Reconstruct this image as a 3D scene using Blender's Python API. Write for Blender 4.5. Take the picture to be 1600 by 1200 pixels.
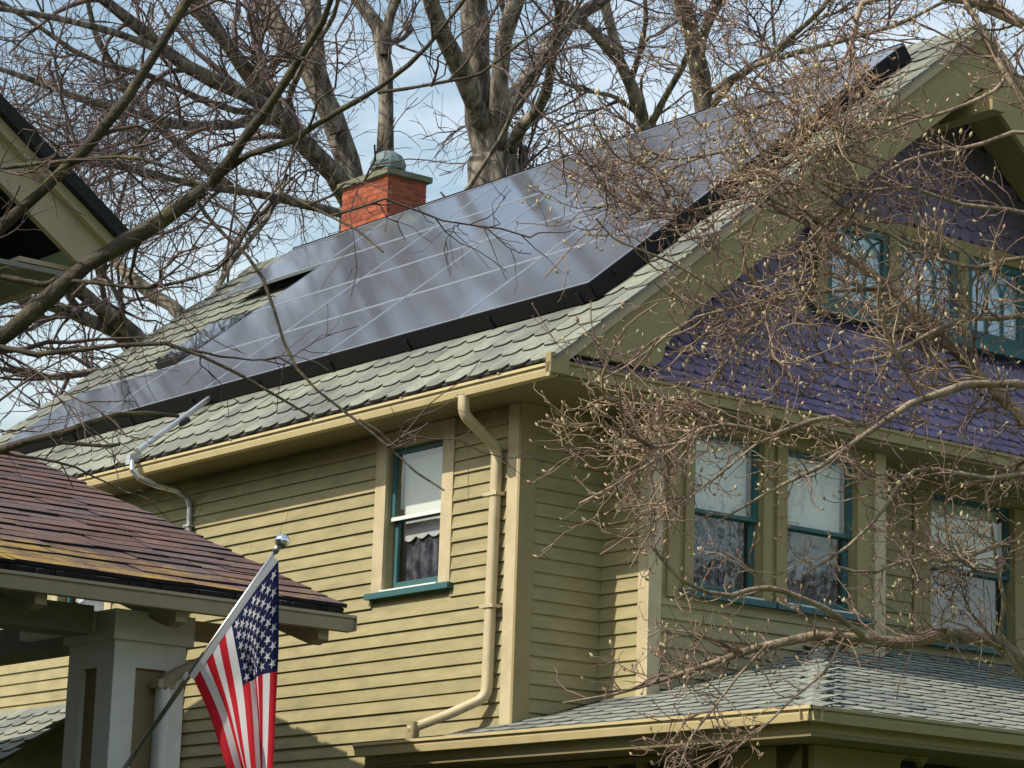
import bpy, bmesh, math, random
import numpy as np
from mathutils import Vector, Matrix

for _o in list(bpy.data.objects): bpy.data.objects.remove(_o)
sc = bpy.context.scene
COL = sc.collection
rnd = random.Random(11)
rg = np.random.default_rng(7)

# ------------------------------------------------------------------ camera
CAM = np.array([-14.78785, -18.90290, 1.6])
FW = np.array([0.5984579, 0.77174976, 0.21505919])
RT = np.array([0.78540552, -0.61812397, 0.03257188])
UP = np.array([-0.15807058, -0.14941578, 0.97605769])
FPX = 4325.6                                       # focal length in pixels of a 1600 px wide picture
cam = bpy.data.cameras.new('camera'); camo = bpy.data.objects.new('camera', cam); COL.objects.link(camo)
cam.sensor_width = 36.0; cam.lens = 36.0*FPX/1600; cam.clip_start = .1; cam.clip_end = 2000
m = Matrix.Identity(4)
for i in range(3):
    m[i][0], m[i][1], m[i][2], m[i][3] = RT[i], UP[i], -FW[i], CAM[i]
camo.matrix_world = m
sc.camera = camo

# ------------------------------------------------------------------ sky, sun, exposure
SUN = Vector((-1.0, .22, 1.0)).normalized()
w = bpy.data.worlds.new('World'); sc.world = w; w.use_nodes = True
nt = w.node_tree; nt.nodes.clear()
sky = nt.nodes.new('ShaderNodeTexSky'); sky.sky_type = 'NISHITA'; sky.sun_disc = False
sky.sun_elevation = math.asin(SUN.z); sky.sun_rotation = math.atan2(SUN.x, SUN.y)
sky.air_density = 1.7; sky.dust_density = 1.8; sky.ozone_density = 1.4
bg = nt.nodes.new('ShaderNodeBackground'); bg.inputs[1].default_value = .15
# thin broken cloud over the whole sky
tc = nt.nodes.new('ShaderNodeTexCoord'); mp = nt.nodes.new('ShaderNodeMapping'); mp.inputs['Scale'].default_value = (3, 3, 7)
nz = nt.nodes.new('ShaderNodeTexNoise'); nz.inputs['Scale'].default_value = 2.2; nz.inputs['Detail'].default_value = 7; nz.inputs['Roughness'].default_value = .6
rp = nt.nodes.new('ShaderNodeValToRGB'); rp.color_ramp.elements[0].position = .42; rp.color_ramp.elements[1].position = .78
rp.color_ramp.elements[0].color = (0, 0, 0, 1); rp.color_ramp.elements[1].color = (.75, .75, .75, 1)
mx = nt.nodes.new('ShaderNodeMix'); mx.data_type = 'RGBA'; mx.inputs[7].default_value = (7.4, 7.7, 8.1, 1)
wo = nt.nodes.new('ShaderNodeOutputWorld')
L = nt.links.new
L(tc.outputs['Generated'], mp.inputs[0]); L(mp.outputs[0], nz.inputs['Vector']); L(nz.outputs[0], rp.inputs[0])
L(rp.outputs[0], mx.inputs[0]); L(sky.outputs[0], mx.inputs[6]); L(mx.outputs[2], bg.inputs[0]); L(bg.outputs[0], wo.inputs[0])
sl = bpy.data.lights.new('sun', 'SUN'); sl.energy = 4.35; sl.angle = math.radians(.55); sl.color = (1, .93, .82)
so = bpy.data.objects.new('sun', sl); COL.objects.link(so); so.rotation_euler = SUN.to_track_quat('Z', 'Y').to_euler(); so.location = (-30, 8, 30)
vs = sc.view_settings; vs.view_transform = 'Standard'; vs.look = 'None'; vs.exposure = 0.18; vs.gamma = 1; vs.use_curve_mapping = False
sc.cycles.max_bounces = 6; sc.cycles.transparent_max_bounces = 12

# ------------------------------------------------------------------ materials
def mat(name, col, rough=.7, var=.12, scale=6.0, col2=None, fac2=(.5, .7), scale2=1.5, bump=.0, bscale=40, orand=.0, metal=0.0, spec=.3, stretch=None):
    M = bpy.data.materials.new(name); M.use_nodes = True
    n = M.node_tree.nodes; l = M.node_tree.links.new
    b = n['Principled BSDF']; b.inputs['Roughness'].default_value = rough; b.inputs['Metallic'].default_value = metal
    b.inputs['Specular IOR Level'].default_value = spec
    t = n.new('ShaderNodeTexCoord'); src = t.outputs['Object']
    oi = n.new('ShaderNodeObjectInfo')
    ad = n.new('ShaderNodeVectorMath'); ad.operation = 'ADD'
    cm = n.new('ShaderNodeVectorMath'); cm.operation = 'SCALE'; cm.inputs['Scale'].default_value = 1.0
    l(oi.outputs['Location'], ad.inputs[1]); l(src, ad.inputs[0]); l(ad.outputs[0], cm.inputs[0]); v = cm.outputs[0]
    if stretch:
        mpn = n.new('ShaderNodeMapping'); mpn.inputs['Scale'].default_value = stretch; l(v, mpn.inputs[0]); v = mpn.outputs[0]
    nz = n.new('ShaderNodeTexNoise'); nz.inputs['Scale'].default_value = scale; nz.inputs['Detail'].default_value = 6; nz.inputs['Roughness'].default_value = .65
    l(v, nz.inputs['Vector'])
    mr = n.new('ShaderNodeMapRange'); mr.inputs[1].default_value = .25; mr.inputs[2].default_value = .75
    mr.inputs[3].default_value = 1-var; mr.inputs[4].default_value = 1+var
    l(nz.outputs[0], mr.inputs[0]); fac = mr.outputs[0]
    if orand:
        m2 = n.new('ShaderNodeMapRange'); m2.inputs[3].default_value = 1-orand; m2.inputs[4].default_value = 1+orand
        l(oi.outputs['Random'], m2.inputs[0]); mu = n.new('ShaderNodeMath'); mu.operation = 'MULTIPLY'
        l(fac, mu.inputs[0]); l(m2.outputs[0], mu.inputs[1]); fac = mu.outputs[0]
    base = None
    if col2 is not None:
        n2 = n.new('ShaderNodeTexNoise'); n2.inputs['Scale'].default_value = scale2; n2.inputs['Detail'].default_value = 5; l(v, n2.inputs['Vector'])
        r2 = n.new('ShaderNodeValToRGB'); r2.color_ramp.elements[0].position = fac2[0]; r2.color_ramp.elements[1].position = fac2[1]
        l(n2.outputs[0], r2.inputs[0])
        mm = n.new('ShaderNodeMix'); mm.data_type = 'RGBA'; mm.inputs[6].default_value = (*col, 1); mm.inputs[7].default_value = (*col2, 1)
        l(r2.outputs[0], mm.inputs[0]); base = mm.outputs[2]
    sv = n.new('ShaderNodeVectorMath'); sv.operation = 'SCALE'
    if base is None: sv.inputs[0].default_value = col
    else: l(base, sv.inputs[0])
    l(fac, sv.inputs['Scale']); l(sv.outputs[0], b.inputs['Base Color'])
    if bump:
        nb = n.new('ShaderNodeTexNoise'); nb.inputs['Scale'].default_value = bscale; nb.inputs['Detail'].default_value = 5; l(v, nb.inputs['Vector'])
        bp = n.new('ShaderNodeBump'); bp.inputs['Strength'].default_value = bump; bp.inputs['Distance'].default_value = .02
        l(nb.outputs[0], bp.inputs['Height']); l(bp.outputs[0], b.inputs['Normal'])
    return M

def glass_mat(name, tint=(1, 1, 1), rough=.02, extra=.04):
    M = bpy.data.materials.new(name); M.use_nodes = True; n = M.node_tree.nodes; l = M.node_tree.links.new
    n.remove(n['Principled BSDF']); out = n['Material Output']
    tr = n.new('ShaderNodeBsdfTransparent'); tr.inputs[0].default_value = (*tint, 1)
    gl = n.new('ShaderNodeBsdfGlossy'); gl.inputs['Roughness'].default_value = rough
    fr = n.new('ShaderNodeFresnel'); gm = n.new('ShaderNodeNewGeometry'); io = n.new('ShaderNodeMath'); io.operation = 'MULTIPLY_ADD'; io.inputs[1].default_value = 1/1.52-1.52; io.inputs[2].default_value = 1.52
    l(gm.outputs['Backfacing'], io.inputs[0]); l(io.outputs[0], fr.inputs[0])
    mu = n.new('ShaderNodeMath'); mu.operation = 'MULTIPLY_ADD'; mu.inputs[1].default_value = 1.8; mu.inputs[2].default_value = extra; mu.use_clamp = True
    mi = n.new('ShaderNodeMixShader')
    # old panes are never quite flat
    tcn = n.new('ShaderNodeTexCoord'); nb = n.new('ShaderNodeTexNoise'); nb.inputs['Scale'].default_value = 3.0
    bp = n.new('ShaderNodeBump'); bp.inputs['Strength'].default_value = .08; bp.inputs['Distance'].default_value = .05
    l(tcn.outputs['Object'], nb.inputs['Vector']); l(nb.outputs[0], bp.inputs['Height']); l(bp.outputs[0], gl.inputs['Normal'])
    l(fr.outputs[0], mu.inputs[0]); l(mu.outputs[0], mi.inputs[0]); l(tr.outputs[0], mi.inputs[1]); l(gl.outputs[0], mi.inputs[2]); l(mi.outputs[0], out.inputs[0])
    return M

MT = {}
MT['siding'] = mat('olive_siding_paint', (.330, .284, .142), .6, .16, 3.0, col2=(.265, .236, .118), fac2=(.45, .75), scale2=2.0, bump=.12, bscale=30, orand=.05, stretch=(1, 1, 4))
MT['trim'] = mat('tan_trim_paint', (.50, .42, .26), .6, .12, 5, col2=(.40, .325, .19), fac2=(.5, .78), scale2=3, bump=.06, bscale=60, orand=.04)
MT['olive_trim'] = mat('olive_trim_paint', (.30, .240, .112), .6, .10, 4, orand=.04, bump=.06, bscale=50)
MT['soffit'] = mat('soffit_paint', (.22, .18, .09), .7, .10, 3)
MT['gutter'] = mat('gutter_paint', (.52, .43, .225), .45, .10, 4, col2=(.50, .40, .2), fac2=(.55, .8), scale2=3)
MT['gutter_brown'] = mat('porch_gutter_paint', (.34, .28, .15), .5, .12, 4)
MT['teal'] = mat('teal_paint', (.045, .125, .130), .5, .1, 8)
MT['purple'] = mat('purple_shingle_paint', (.205, .166, .262), .6, .18, 5, orand=.18, bump=.15, bscale=50)
MT['purple_back'] = mat('purple_backing', (.06, .045, .12), .8, .1, 5)
MT['slate'] = mat('sage_shingle', (.205, .215, .166), .9, .28, 14, col2=(.135, .14, .128), fac2=(.45, .65), scale2=1.2, bump=.3, bscale=120, orand=.20)
MT['slate_porch'] = mat('blue_grey_shingle', (.245, .258, .205), .9, .24, 14, col2=(.165, .178, .165), fac2=(.45, .65), scale2=1.4, bump=.3, bscale=120, orand=.15)
MT['felt'] = mat('roofing_felt', (.055, .055, .045), .95, .1, 8)
MT['felt_light'] = mat('shingle_butt', (.095, .098, .085), .95, .1, 8)
MT['brown_shingle'] = mat('brown_shingle', (.130, .074, .062), .9, .30, 9, col2=(.10, .072, .072), fac2=(.45, .6), scale2=1.0, bump=.5, bscale=70, orand=.22)

def moss(M, y0, y1):
    n = M.node_tree.nodes; l = M.node_tree.links.new; b = n['Principled BSDF']
    src = b.inputs['Base Color'].links[0].from_socket
    g = n.new('ShaderNodeNewGeometry'); sp = n.new('ShaderNodeSeparateXYZ'); l(g.outputs['Position'], sp.inputs[0])
    nz = n.new('ShaderNodeTexNoise'); nz.inputs['Scale'].default_value = 2.6; nz.inputs['Detail'].default_value = 12; nz.inputs['Roughness'].default_value = .8; l(g.outputs['Position'], nz.inputs['Vector'])
    mr = n.new('ShaderNodeMapRange'); mr.inputs[1].default_value = y0; mr.inputs[2].default_value = y1; mr.inputs[3].default_value = .13; mr.inputs[4].default_value = -.12; l(sp.outputs[1], mr.inputs[0])
    mx_ = n.new('ShaderNodeMapRange'); mx_.inputs[1].default_value = -5; mx_.inputs[2].default_value = -1.5; mx_.inputs[3].default_value = .05; mx_.inputs[4].default_value = -.12; l(sp.outputs[0], mx_.inputs[0])
    ad = n.new('ShaderNodeMath'); l(nz.outputs[0], ad.inputs[0]); l(mr.outputs[0], ad.inputs[1])
    a2 = n.new('ShaderNodeMath'); l(ad.outputs[0], a2.inputs[0]); l(mx_.outputs[0], a2.inputs[1])
    rp_ = n.new('ShaderNodeValToRGB'); rp_.color_ramp.elements[0].position = .53; rp_.color_ramp.elements[1].position = .74; l(a2.outputs[0], rp_.inputs[0])
    mm = n.new('ShaderNodeMix'); mm.data_type = 'RGBA'; mm.inputs[7].default_value = (.36, .24, .04, 1); l(src, mm.inputs[6]); l(rp_.outputs[0], mm.inputs[0]); l(mm.outputs[2], b.inputs['Base Color'])
MT['brick'] = mat('red_brick', (.285, .072, .036), .85, .32, 12, bump=.4, bscale=80, orand=.35)
MT['mortar'] = mat('mortar', (.40, .26, .19), .9, .12, 20)
MT['cap'] = mat('mossy_concrete', (.17, .17, .125), .9, .2, 10, col2=(.12, .14, .08), fac2=(.45, .65), scale2=4, bump=.4, bscale=40)
MT['copper'] = mat('weathered_copper', (.12, .175, .185), .6, .2, 10)
MT['flash'] = mat('black_flashing', (.03, .03, .032), .6, .1, 8)
MT['metal'] = mat('galvanised_metal', (.55, .56, .57), .38, .1, 10, metal=.85)
MT['frame'] = mat('anodised_frame', (.31, .345, .40), .4, .05, 10, metal=.2)
MT['rail'] = mat('black_racking', (.007, .007, .008), .8, .05, 10)
MT['white'] = mat('white_paint', (.72, .71, .67), .55, .06, 8)
MT['blind'] = mat('roller_blind', (.66, .70, .62), .8, .04, 5)
MT['lace'] = mat('lace_curtain', (.10, .105, .12), .9, .7, 16, col2=(.03, .034, .045), fac2=(.4, .6), scale2=9)
MT['valance'] = mat('scalloped_valance', (.50, .52, .50), .9, .12, 12)
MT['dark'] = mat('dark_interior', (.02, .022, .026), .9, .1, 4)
MT['nb_trim'] = mat('grey_tan_paint', (.40, .325, .21), .6, .10, 4, bump=.06)
MT['nb_wall'] = mat('grey_olive_wall', (.22, .21, .17), .7, .1, 3)
MT['nb_column'] = mat('pale_column_paint', (.74, .71, .64), .6, .08, 5, bump=.05)
MT['nb_panel'] = mat('brown_panel_paint', (.30, .215, .115), .65, .08, 5)
MT['green_cap'] = mat('green_metal', (.26, .34, .22), .5, .1, 6)
moss(MT['brown_shingle'], -.5, 2.0)
MT['edge_grey'] = mat('weathered_rake_metal', (.23, .19, .165), .6, .12, 6)
MT['sheer'] = mat('grey_sheer', (.10, .125, .14), .9, .12, 6)
MT['pale_curtain'] = mat('pale_blue_curtain', (.42, .58, .70), .8, .15, 6)
MT['asphalt_dark'] = mat('dark_roof_edge', (.022, .021, .022), .95, .3, 20, bump=.4, bscale=60)
MT['glass'] = glass_mat('window_glass')
MT['bark'] = mat('grey_bark', (.245, .212, .168), .95, .55, 6, col2=(.075, .066, .055), fac2=(.42, .60), scale2=9, bump=1.0, bscale=16, stretch=(1, 1, .25))
MT['bark_far'] = mat('tan_bark', (.29, .25, .19), .95, .5, 5, col2=(.10, .088, .07), fac2=(.44, .60), scale2=7, bump=1.0, bscale=15, stretch=(1, 1, .25))
MT['twig_far'] = mat('brown_twigs', (.135, .100, .092), .9, .2, 2)
MT['bark_near'] = mat('dark_mossy_bark', (.062, .051, .038), .95, .4, 8, col2=(.095, .083, .042), fac2=(.5, .66), scale2=4, bump=.8, bscale=30)
MT['twig_near'] = mat('dark_twigs', (.10, .07, .06), .9, .2, 3)
MT['magnolia'] = mat('magnolia_bark', (.33, .255, .175), .9, .3, 14, col2=(.20, .15, .105), fac2=(.45, .62), scale2=6, bump=.5, bscale=40)
MT['magtwig'] = mat('magnolia_twigs', (.205, .138, .108), .85, .4, 8, col2=(.35, .255, .16), fac2=(.5, .65), scale2=2)
MT['bud'] = mat('magnolia_buds', (.50, .43, .26), .7, .3, 10, col2=(.34, .20, .13), fac2=(.45, .58), scale2=3)
MT['grass'] = mat('lawn', (.07, .10, .03), .95, .3, .6, bump=.5, bscale=30)
MT['concrete'] = mat('foundation', (.3, .29, .27), .9, .1, 3)
MT['flag_red'] = mat('flag_red', (.62, .016, .03), .75, .05, 10)
MT['flag_white'] = mat('flag_white', (.80, .80, .82), .75, .04, 10)
MT['flag_blue'] = mat('flag_blue', (.010, .016, .075), .75, .05, 10)
for _k in ('flag_red', 'flag_white', 'flag_blue'):
    _M = MT[_k]; _n = _M.node_tree.nodes; _l = _M.node_tree.links.new; _b = _n['Principled BSDF']
    _t = _n.new('ShaderNodeBsdfTranslucent'); _x = _n.new('ShaderNodeMixShader'); _x.inputs[0].default_value = .5
    _l(_b.inputs['Base Color'].links[0].from_socket, _t.inputs[0]); _l(_b.outputs[0], _x.inputs[1]); _l(_t.outputs[0], _x.inputs[2]); _l(_x.outputs[0], _n['Material Output'].inputs[0])
MT['pole'] = mat('brushed_aluminium', (.45, .43, .39), .3, .06, 12, metal=.9)
MT['ball'] = mat('polished_ball', (.75, .78, .80), .12, .03, 10, metal=1.0)
# solar glass: dark cells under lightly textured, faintly dusty glass
def solar():
    M = mat('solar_glass', (.098, .110, .134), .10, .12, 1.2, col2=(.118, .13, .152), fac2=(.4, .8), scale2=.7, spec=.5)
    b = M.node_tree.nodes['Principled BSDF']; b.inputs['IOR'].default_value = 2.2
    return M
MT['solar'] = solar()
MT['skyglass'] = mat('skylight_glass', (.02, .025, .03), .03, .02, 2, spec=.5)

# ------------------------------------------------------------------ object helpers
WO = {}
def props(o, label=None, cat=None, group=None, kind=None):
    if label: o['label'] = label
    if cat: o['category'] = cat
    if group: o['group'] = group
    if kind: o['kind'] = kind
    return o
def link(o, origin, parent=None):
    COL.objects.link(o); WO[o.name] = Vector(origin)
    if parent is not None:
        o.parent = parent; o.location = Vector(origin) - WO[parent.name]
    else: o.location = Vector(origin)
    return o
def empty(name, loc, label=None, cat=None, group=None, parent=None):
    o = bpy.data.objects.new(name, None); o.empty_display_size = .3
    link(o, loc, parent); return props(o, label, cat, group)
def edged(me, mat2):
    me.materials.append(mat2)
    me.polygons.foreach_set('material_index', [0 if p.loop_total != 4 else 1 for p in me.polygons])
def meshdata(name, V, F, mat_, smooth=False, recalc=True):
    me = bpy.data.meshes.new(name); me.from_pydata([tuple(v) for v in V], [], F); me.materials.append(mat_)
    if recalc:
        bm = bmesh.new(); bm.from_mesh(me); bmesh.ops.recalc_face_normals(bm, faces=bm.faces); bm.to_mesh(me); bm.free()
    if smooth: me.polygons.foreach_set('use_smooth', [True]*len(me.polygons))
    me.update(); return me
def obj(name, V, F, mat_, parent=None, origin=None, smooth=False, recalc=True, kind=None):
    V = np.array(V, float)
    if origin is None: origin = np.array([*((V.min(0)+V.max(0))/2)[:2], V.min(0)[2]])
    me = meshdata(name, V-np.array(origin), F, mat_, smooth, recalc)
    o = bpy.data.objects.new(name, me); link(o, origin, parent)
    if kind: o['kind'] = kind
    return o
class MB:
    def __init__(s): s.V = []; s.F = []
    def add(s, V, F):
        k = len(s.V); s.V += [tuple(v) for v in V]; s.F += [tuple(i+k for i in f) for f in F]; return s
    def box(s, x0, x1, y0, y1, z0, z1, f=None):
        V = [(x, y, z) for x in (x0, x1) for y in (y0, y1) for z in (z0, z1)]
        if f: V = [f(*v) for v in V]
        return s.add(V, [(0, 1, 3, 2), (4, 6, 7, 5), (0, 4, 5, 1), (2, 3, 7, 6), (0, 2, 6, 4), (1, 5, 7, 3)])
    def prism(s, poly, fa, fb):
        """poly: list of 2d points; fa, fb map a 2d point to the two end caps"""
        n = len(poly); V = [fa(*p) for p in poly]+[fb(*p) for p in poly]
        F = [tuple(range(n)), tuple(range(2*n-1, n-1, -1))]+[(i, (i+1) % n, n+(i+1) % n, n+i) for i in range(n)]
        return s.add(V, F)
    def tube(s, pts, rad, n=8, cap=True):
        V, F = tube_np(np.array(pts, float)[None], np.array(rad if hasattr(rad, '__len__') else [rad]*len(pts), float)[None], n)
        k = len(pts); F = [tuple(int(i) for i in f) for f in F]
        if cap: F += [tuple(range(n)), tuple(range(k*n-1, (k-1)*n-1, -1))]
        return s.add(V, F)
    def build(s, name, mat_, parent=None, **k): return obj(name, s.V, s.F, mat_, parent, **k)
def tube_np(P, R, S):
    """P (N,K,3), R (N,K) -> verts, quad faces"""
    N, K, _ = P.shape
    T = np.gradient(P, axis=1); T /= np.linalg.norm(T, axis=2, keepdims=True)+1e-9
    ref = np.where(np.abs(T[:, :1, 2:3]) > .9, np.array([1., 0, 0]), np.array([0, 0, 1.]))
    ref = np.broadcast_to(ref, T.shape)
    U = np.cross(T, ref); U /= np.linalg.norm(U, axis=2, keepdims=True)+1e-9
    W = np.cross(T, U)
    a = np.arange(S)*2*np.pi/S
    V = P[:, :, None]+R[:, :, None, None]*(np.cos(a)[None, None, :, None]*U[:, :, None]+np.sin(a)[None, None, :, None]*W[:, :, None])
    idx = np.arange(N*K*S).reshape(N, K, S)
    nx = np.roll(idx, -1, axis=2)
    F = np.stack([idx[:, :-1], nx[:, :-1], nx[:, 1:], idx[:, 1:]], axis=-1).reshape(-1, 4)
    return V.reshape(-1, 3), F
def big_mesh(name, parts, mat_, parent, kind=None, smooth=True):
    """parts: list of (verts, quads) numpy arrays"""
    off = 0; Vs = []; Fs = []
    for V, F in parts:
        Vs.append(V); Fs.append(F+off); off += len(V)
    V = np.concatenate(Vs); F = np.concatenate(Fs)
    o3 = np.array(WO[parent.name])
    me = bpy.data.meshes.new(name); me.vertices.add(len(V)); me.vertices.foreach_set('co', (V-o3).astype(np.float32).ravel())
    me.loops.add(F.size); me.loops.foreach_set('vertex_index', F.astype(np.int32).ravel())
    me.polygons.add(len(F)); me.polygons.foreach_set('loop_start', (np.arange(len(F))*4).astype(np.int32))
    try: me.polygons.foreach_set('loop_total', np.full(len(F), 4, np.int32))
    except Exception: pass
    me.update(calc_edges=True)
    if smooth: me.polygons.foreach_set('use_smooth', np.ones(len(F), bool))
    me.materials.append(mat_)
    o = bpy.data.objects.new(name, me); link(o, tuple(o3), parent)
    if kind: o['kind'] = kind
    return o
def inst(name, me, origin, parent, rot=None, scale=None):
    o = bpy.data.objects.new(name, me); link(o, origin, parent)
    if rot is not None: o.rotation_euler = rot
    if scale is not None: o.scale = scale
    return o
def at(px, py, d):                                  # a point d metres deep along a sight line (used to survey limbs)
    return CAM+(FW+RT*(px-800)/FPX-UP*(py-600)/FPX)*d

# ------------------------------------------------------------------ ground
N_G = 24
gv = [(x, y, 0) for x in np.linspace(-400, 400, N_G) for y in np.linspace(-400, 400, N_G)]
gf = [(i*N_G+j, (i+1)*N_G+j, (i+1)*N_G+j+1, i*N_G+j+1) for i in range(N_G-1) for j in range(N_G-1)]
props(obj('ground', gv, gf, MT['grass'], recalc=False), kind='structure')

# ================================================================== MAIN HOUSE
house = empty('clapboard_house', (4.81, 5.5, 0), 'olive clapboard house with purple shingled gable and solar panels on its roof', 'house')
ZS = 6.72; EX, EZ = -.55, 6.86; RX, RZ = 4.81, 11.17; Y0, Y1 = -1.03, 12.3
SL = math.hypot(RX-EX, RZ-EZ); SVX, SVZ = (RX-EX)/SL, (RZ-EZ)/SL
def roofp(y, s, h=0.0):                             # point on the left roof slope: s up the slope, h above it
    return (EX+SVX*s-SVZ*h, y, EZ+SVZ*s+SVX*h)
# --- solid walls behind the boards
TH = .16
def side_f(u, d, v): return (-d, u, v)              # u = y, d outwards (-x)
def front_f(yw):
    return lambda u, d, v: (u, yw-d, v)
def wall_with_holes(name, f, u0, u1, v0, v1, holes, t=TH):
    mb = MB(); hs = sorted(holes); u = u0
    for (a, b, c, e) in hs:
        if a > u: mb.box(u, a, -t, 0, v0, v1, f)
        mb.box(a, b, -t, 0, v0, c, f); mb.box(a, b, -t, 0, e, v1, f); u = b
    mb.box(u, u1, -t, 0, v0, v1, f)
    return mb.build(name, MT['siding'], house)
SW = (1.12, 2.00, 5.22, 6.56)                       # side window opening (y0,y1,z0,z1)
SW2 = (7.15, 8.2, 5.22, 6.5)
wall_with_holes('side_wall', side_f, 0, 11.9, .5, ZS, [SW, SW2])
BX0, BX1, BY = .95, 3.84, -.66
W1 = (1.44, 2.28, 5.16, 6.60); W2 = (2.58, 3.48, 5.16, 6.60); W3 = (5.17, 6.40, 5.16, 6.62)
wall_with_holes('front_wall', front_f(0), TH+.002, BX0, .5, ZS, [])
wall_with_holes('front_wall', front_f(0), BX1, 9.6, .5, ZS, [W3])
wall_with_holes('bay_wall', front_f(BY), BX0+TH, BX1-.002, 3.0, ZS, [W1, W2])
MB().box(BX0, BX0+TH-.001, BY, -.001, 3.0, ZS).build('bay_side_wall', MT['siding'], house)
MB().box(BX1-TH, BX1, BY+TH+.001, -.001, 3.0, ZS-.001).build('bay_side_wall', MT['siding'], house)
MB().box(9.6, 9.76, 0, 11.9, .5, ZS).build('far_side_wall', MT['siding'], house)
MB().box(0, 9.6, 11.9, 12.05, .5, ZS).build('rear_wall', MT['siding'], house)
MB().box(-.04, 9.8, -.04, 12.1, 0, .499).build('foundation', MT['concrete'], house)
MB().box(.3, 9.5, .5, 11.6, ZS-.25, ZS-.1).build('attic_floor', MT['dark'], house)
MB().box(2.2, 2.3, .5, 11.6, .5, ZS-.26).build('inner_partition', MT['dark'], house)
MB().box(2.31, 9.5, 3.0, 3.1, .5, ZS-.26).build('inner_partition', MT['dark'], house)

# --- clapboards, each a board
EXPO = .1237
def clapboards(f, u0, u1, z0, z1, zref, holes=(), brk=3.6, zoff=0.0):
    k = math.floor((z0-zref)/EXPO)
    while True:
        z = zref+k*EXPO; k += 1
        if z > z1-.01: break
        lo, hi = max(z, z0), min(z+EXPO+.018, z1)
        if hi-lo < .03: continue
        segs = [(u0, u1)]
        for (a, b, c, e) in holes:
            if hi > c and lo < e:
                ns = []
                for (p, q) in segs:
                    if a > p and b < q: ns += [(p, a), (b, q)]
                    elif a <= p and b < q and b > p: ns.append((b, q))
                    elif a > p and b >= q and a < q: ns.append((p, a))
                    elif b <= p or a >= q: ns.append((p, q))
                segs = ns
        out = []
        for (p, q) in segs:
            if q-p > brk:
                c = p+(q-p)*rnd.uniform(.3, .7); out += [(p, c-.002), (c+.002, q)]
            else: out.append((p, q))
        for (p, q) in out:
            dz = rnd.uniform(-.0025, .0025); th = rnd.uniform(.027, .033)
            mb = MB(); mb.prism([(.001, lo+dz), (th, lo+dz), (.007, hi), (.001, hi)], lambda d, v: f(p, d, v), lambda d, v: f(q, d, v))
            mb.build('clapboard', MT['siding'], house)
cas = .17
def hole(w, t=cas, b=.10): return (w[0]-t, w[1]+t, w[2]-b, w[3]+t)
clapboards(side_f, .155, 11.88, 2.6, ZS, 4.822, [hole(SW), hole(SW2, .14)], brk=3.2)
clapboards(front_f(0), .155, BX0-.012, 3.86, ZS, 5.108)
clapboards(lambda u, d, v: (BX0-d, u, v), BY+.012, -.026, 3.9, ZS, 5.108)
clapboards(front_f(BY), BX0+.13, BX1-.13, 3.9, 5.05, 5.108)
clapboards(front_f(0), BX1+.10, 9.5, 4.6, ZS, 5.108, [hole(W3, .26)])
# --- corner boards and frieze
MB().box(-.034, .15, -.034, -.001, 2.0, ZS-.002).build('corner_board', MT['olive_trim'], house)
MB().box(-.033, -.001, .0, .15, 2.0, ZS-.003).build('corner_board', MT['trim'], house)
MB().box(.151, BX0-.03, -.030, -.001, ZS-.13, ZS-.004).build('frieze_board', MT['olive_trim'], house)
MB().box(BX0-.012, BX0+.006, -.022, -.0, 3.9, ZS-.14).build('inner_corner_strip', MT['olive_trim'], house)
MB().box(BX0-.030, BX0+.12, BY-.032, BY-.001, 3.9, ZS-.002).build('corner_board', MT['trim'], house)
MB().box(BX0-.031, BX0-.001, BY, BY+.11, 3.9, ZS-.003).build('corner_board', MT['trim'], house)
MB().box(BX0+.19, BX0+.32, BY-.034, BY-.001, 5.06, ZS-.002).build('window_casing', MT['olive_trim'], house)
MB().box(BX1-.12, BX1+.02, BY-.032, BY-.001, 3.9, ZS-.002).build('corner_board', MT['trim'], house)
MB().box(BX1+.001, BX1+.025, BY, BY+.12, 3.9, ZS-.002).build('corner_board', MT['trim'], house)
MB().box(BX0+.33, BX1-.3, BY-.030, BY-.001, ZS-.115, ZS-.003).build('frieze_board', MT['olive_trim'], house)
MB().box(BX1+.03, 9.6, -.030, -.001, ZS-.09, ZS-.003).build('frieze_board', MT['olive_trim'], house)
MB().box(9.5, 9.79, -.033, -.001, 2., ZS-.003).build('corner_board', MT['olive_trim'], house)

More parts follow.
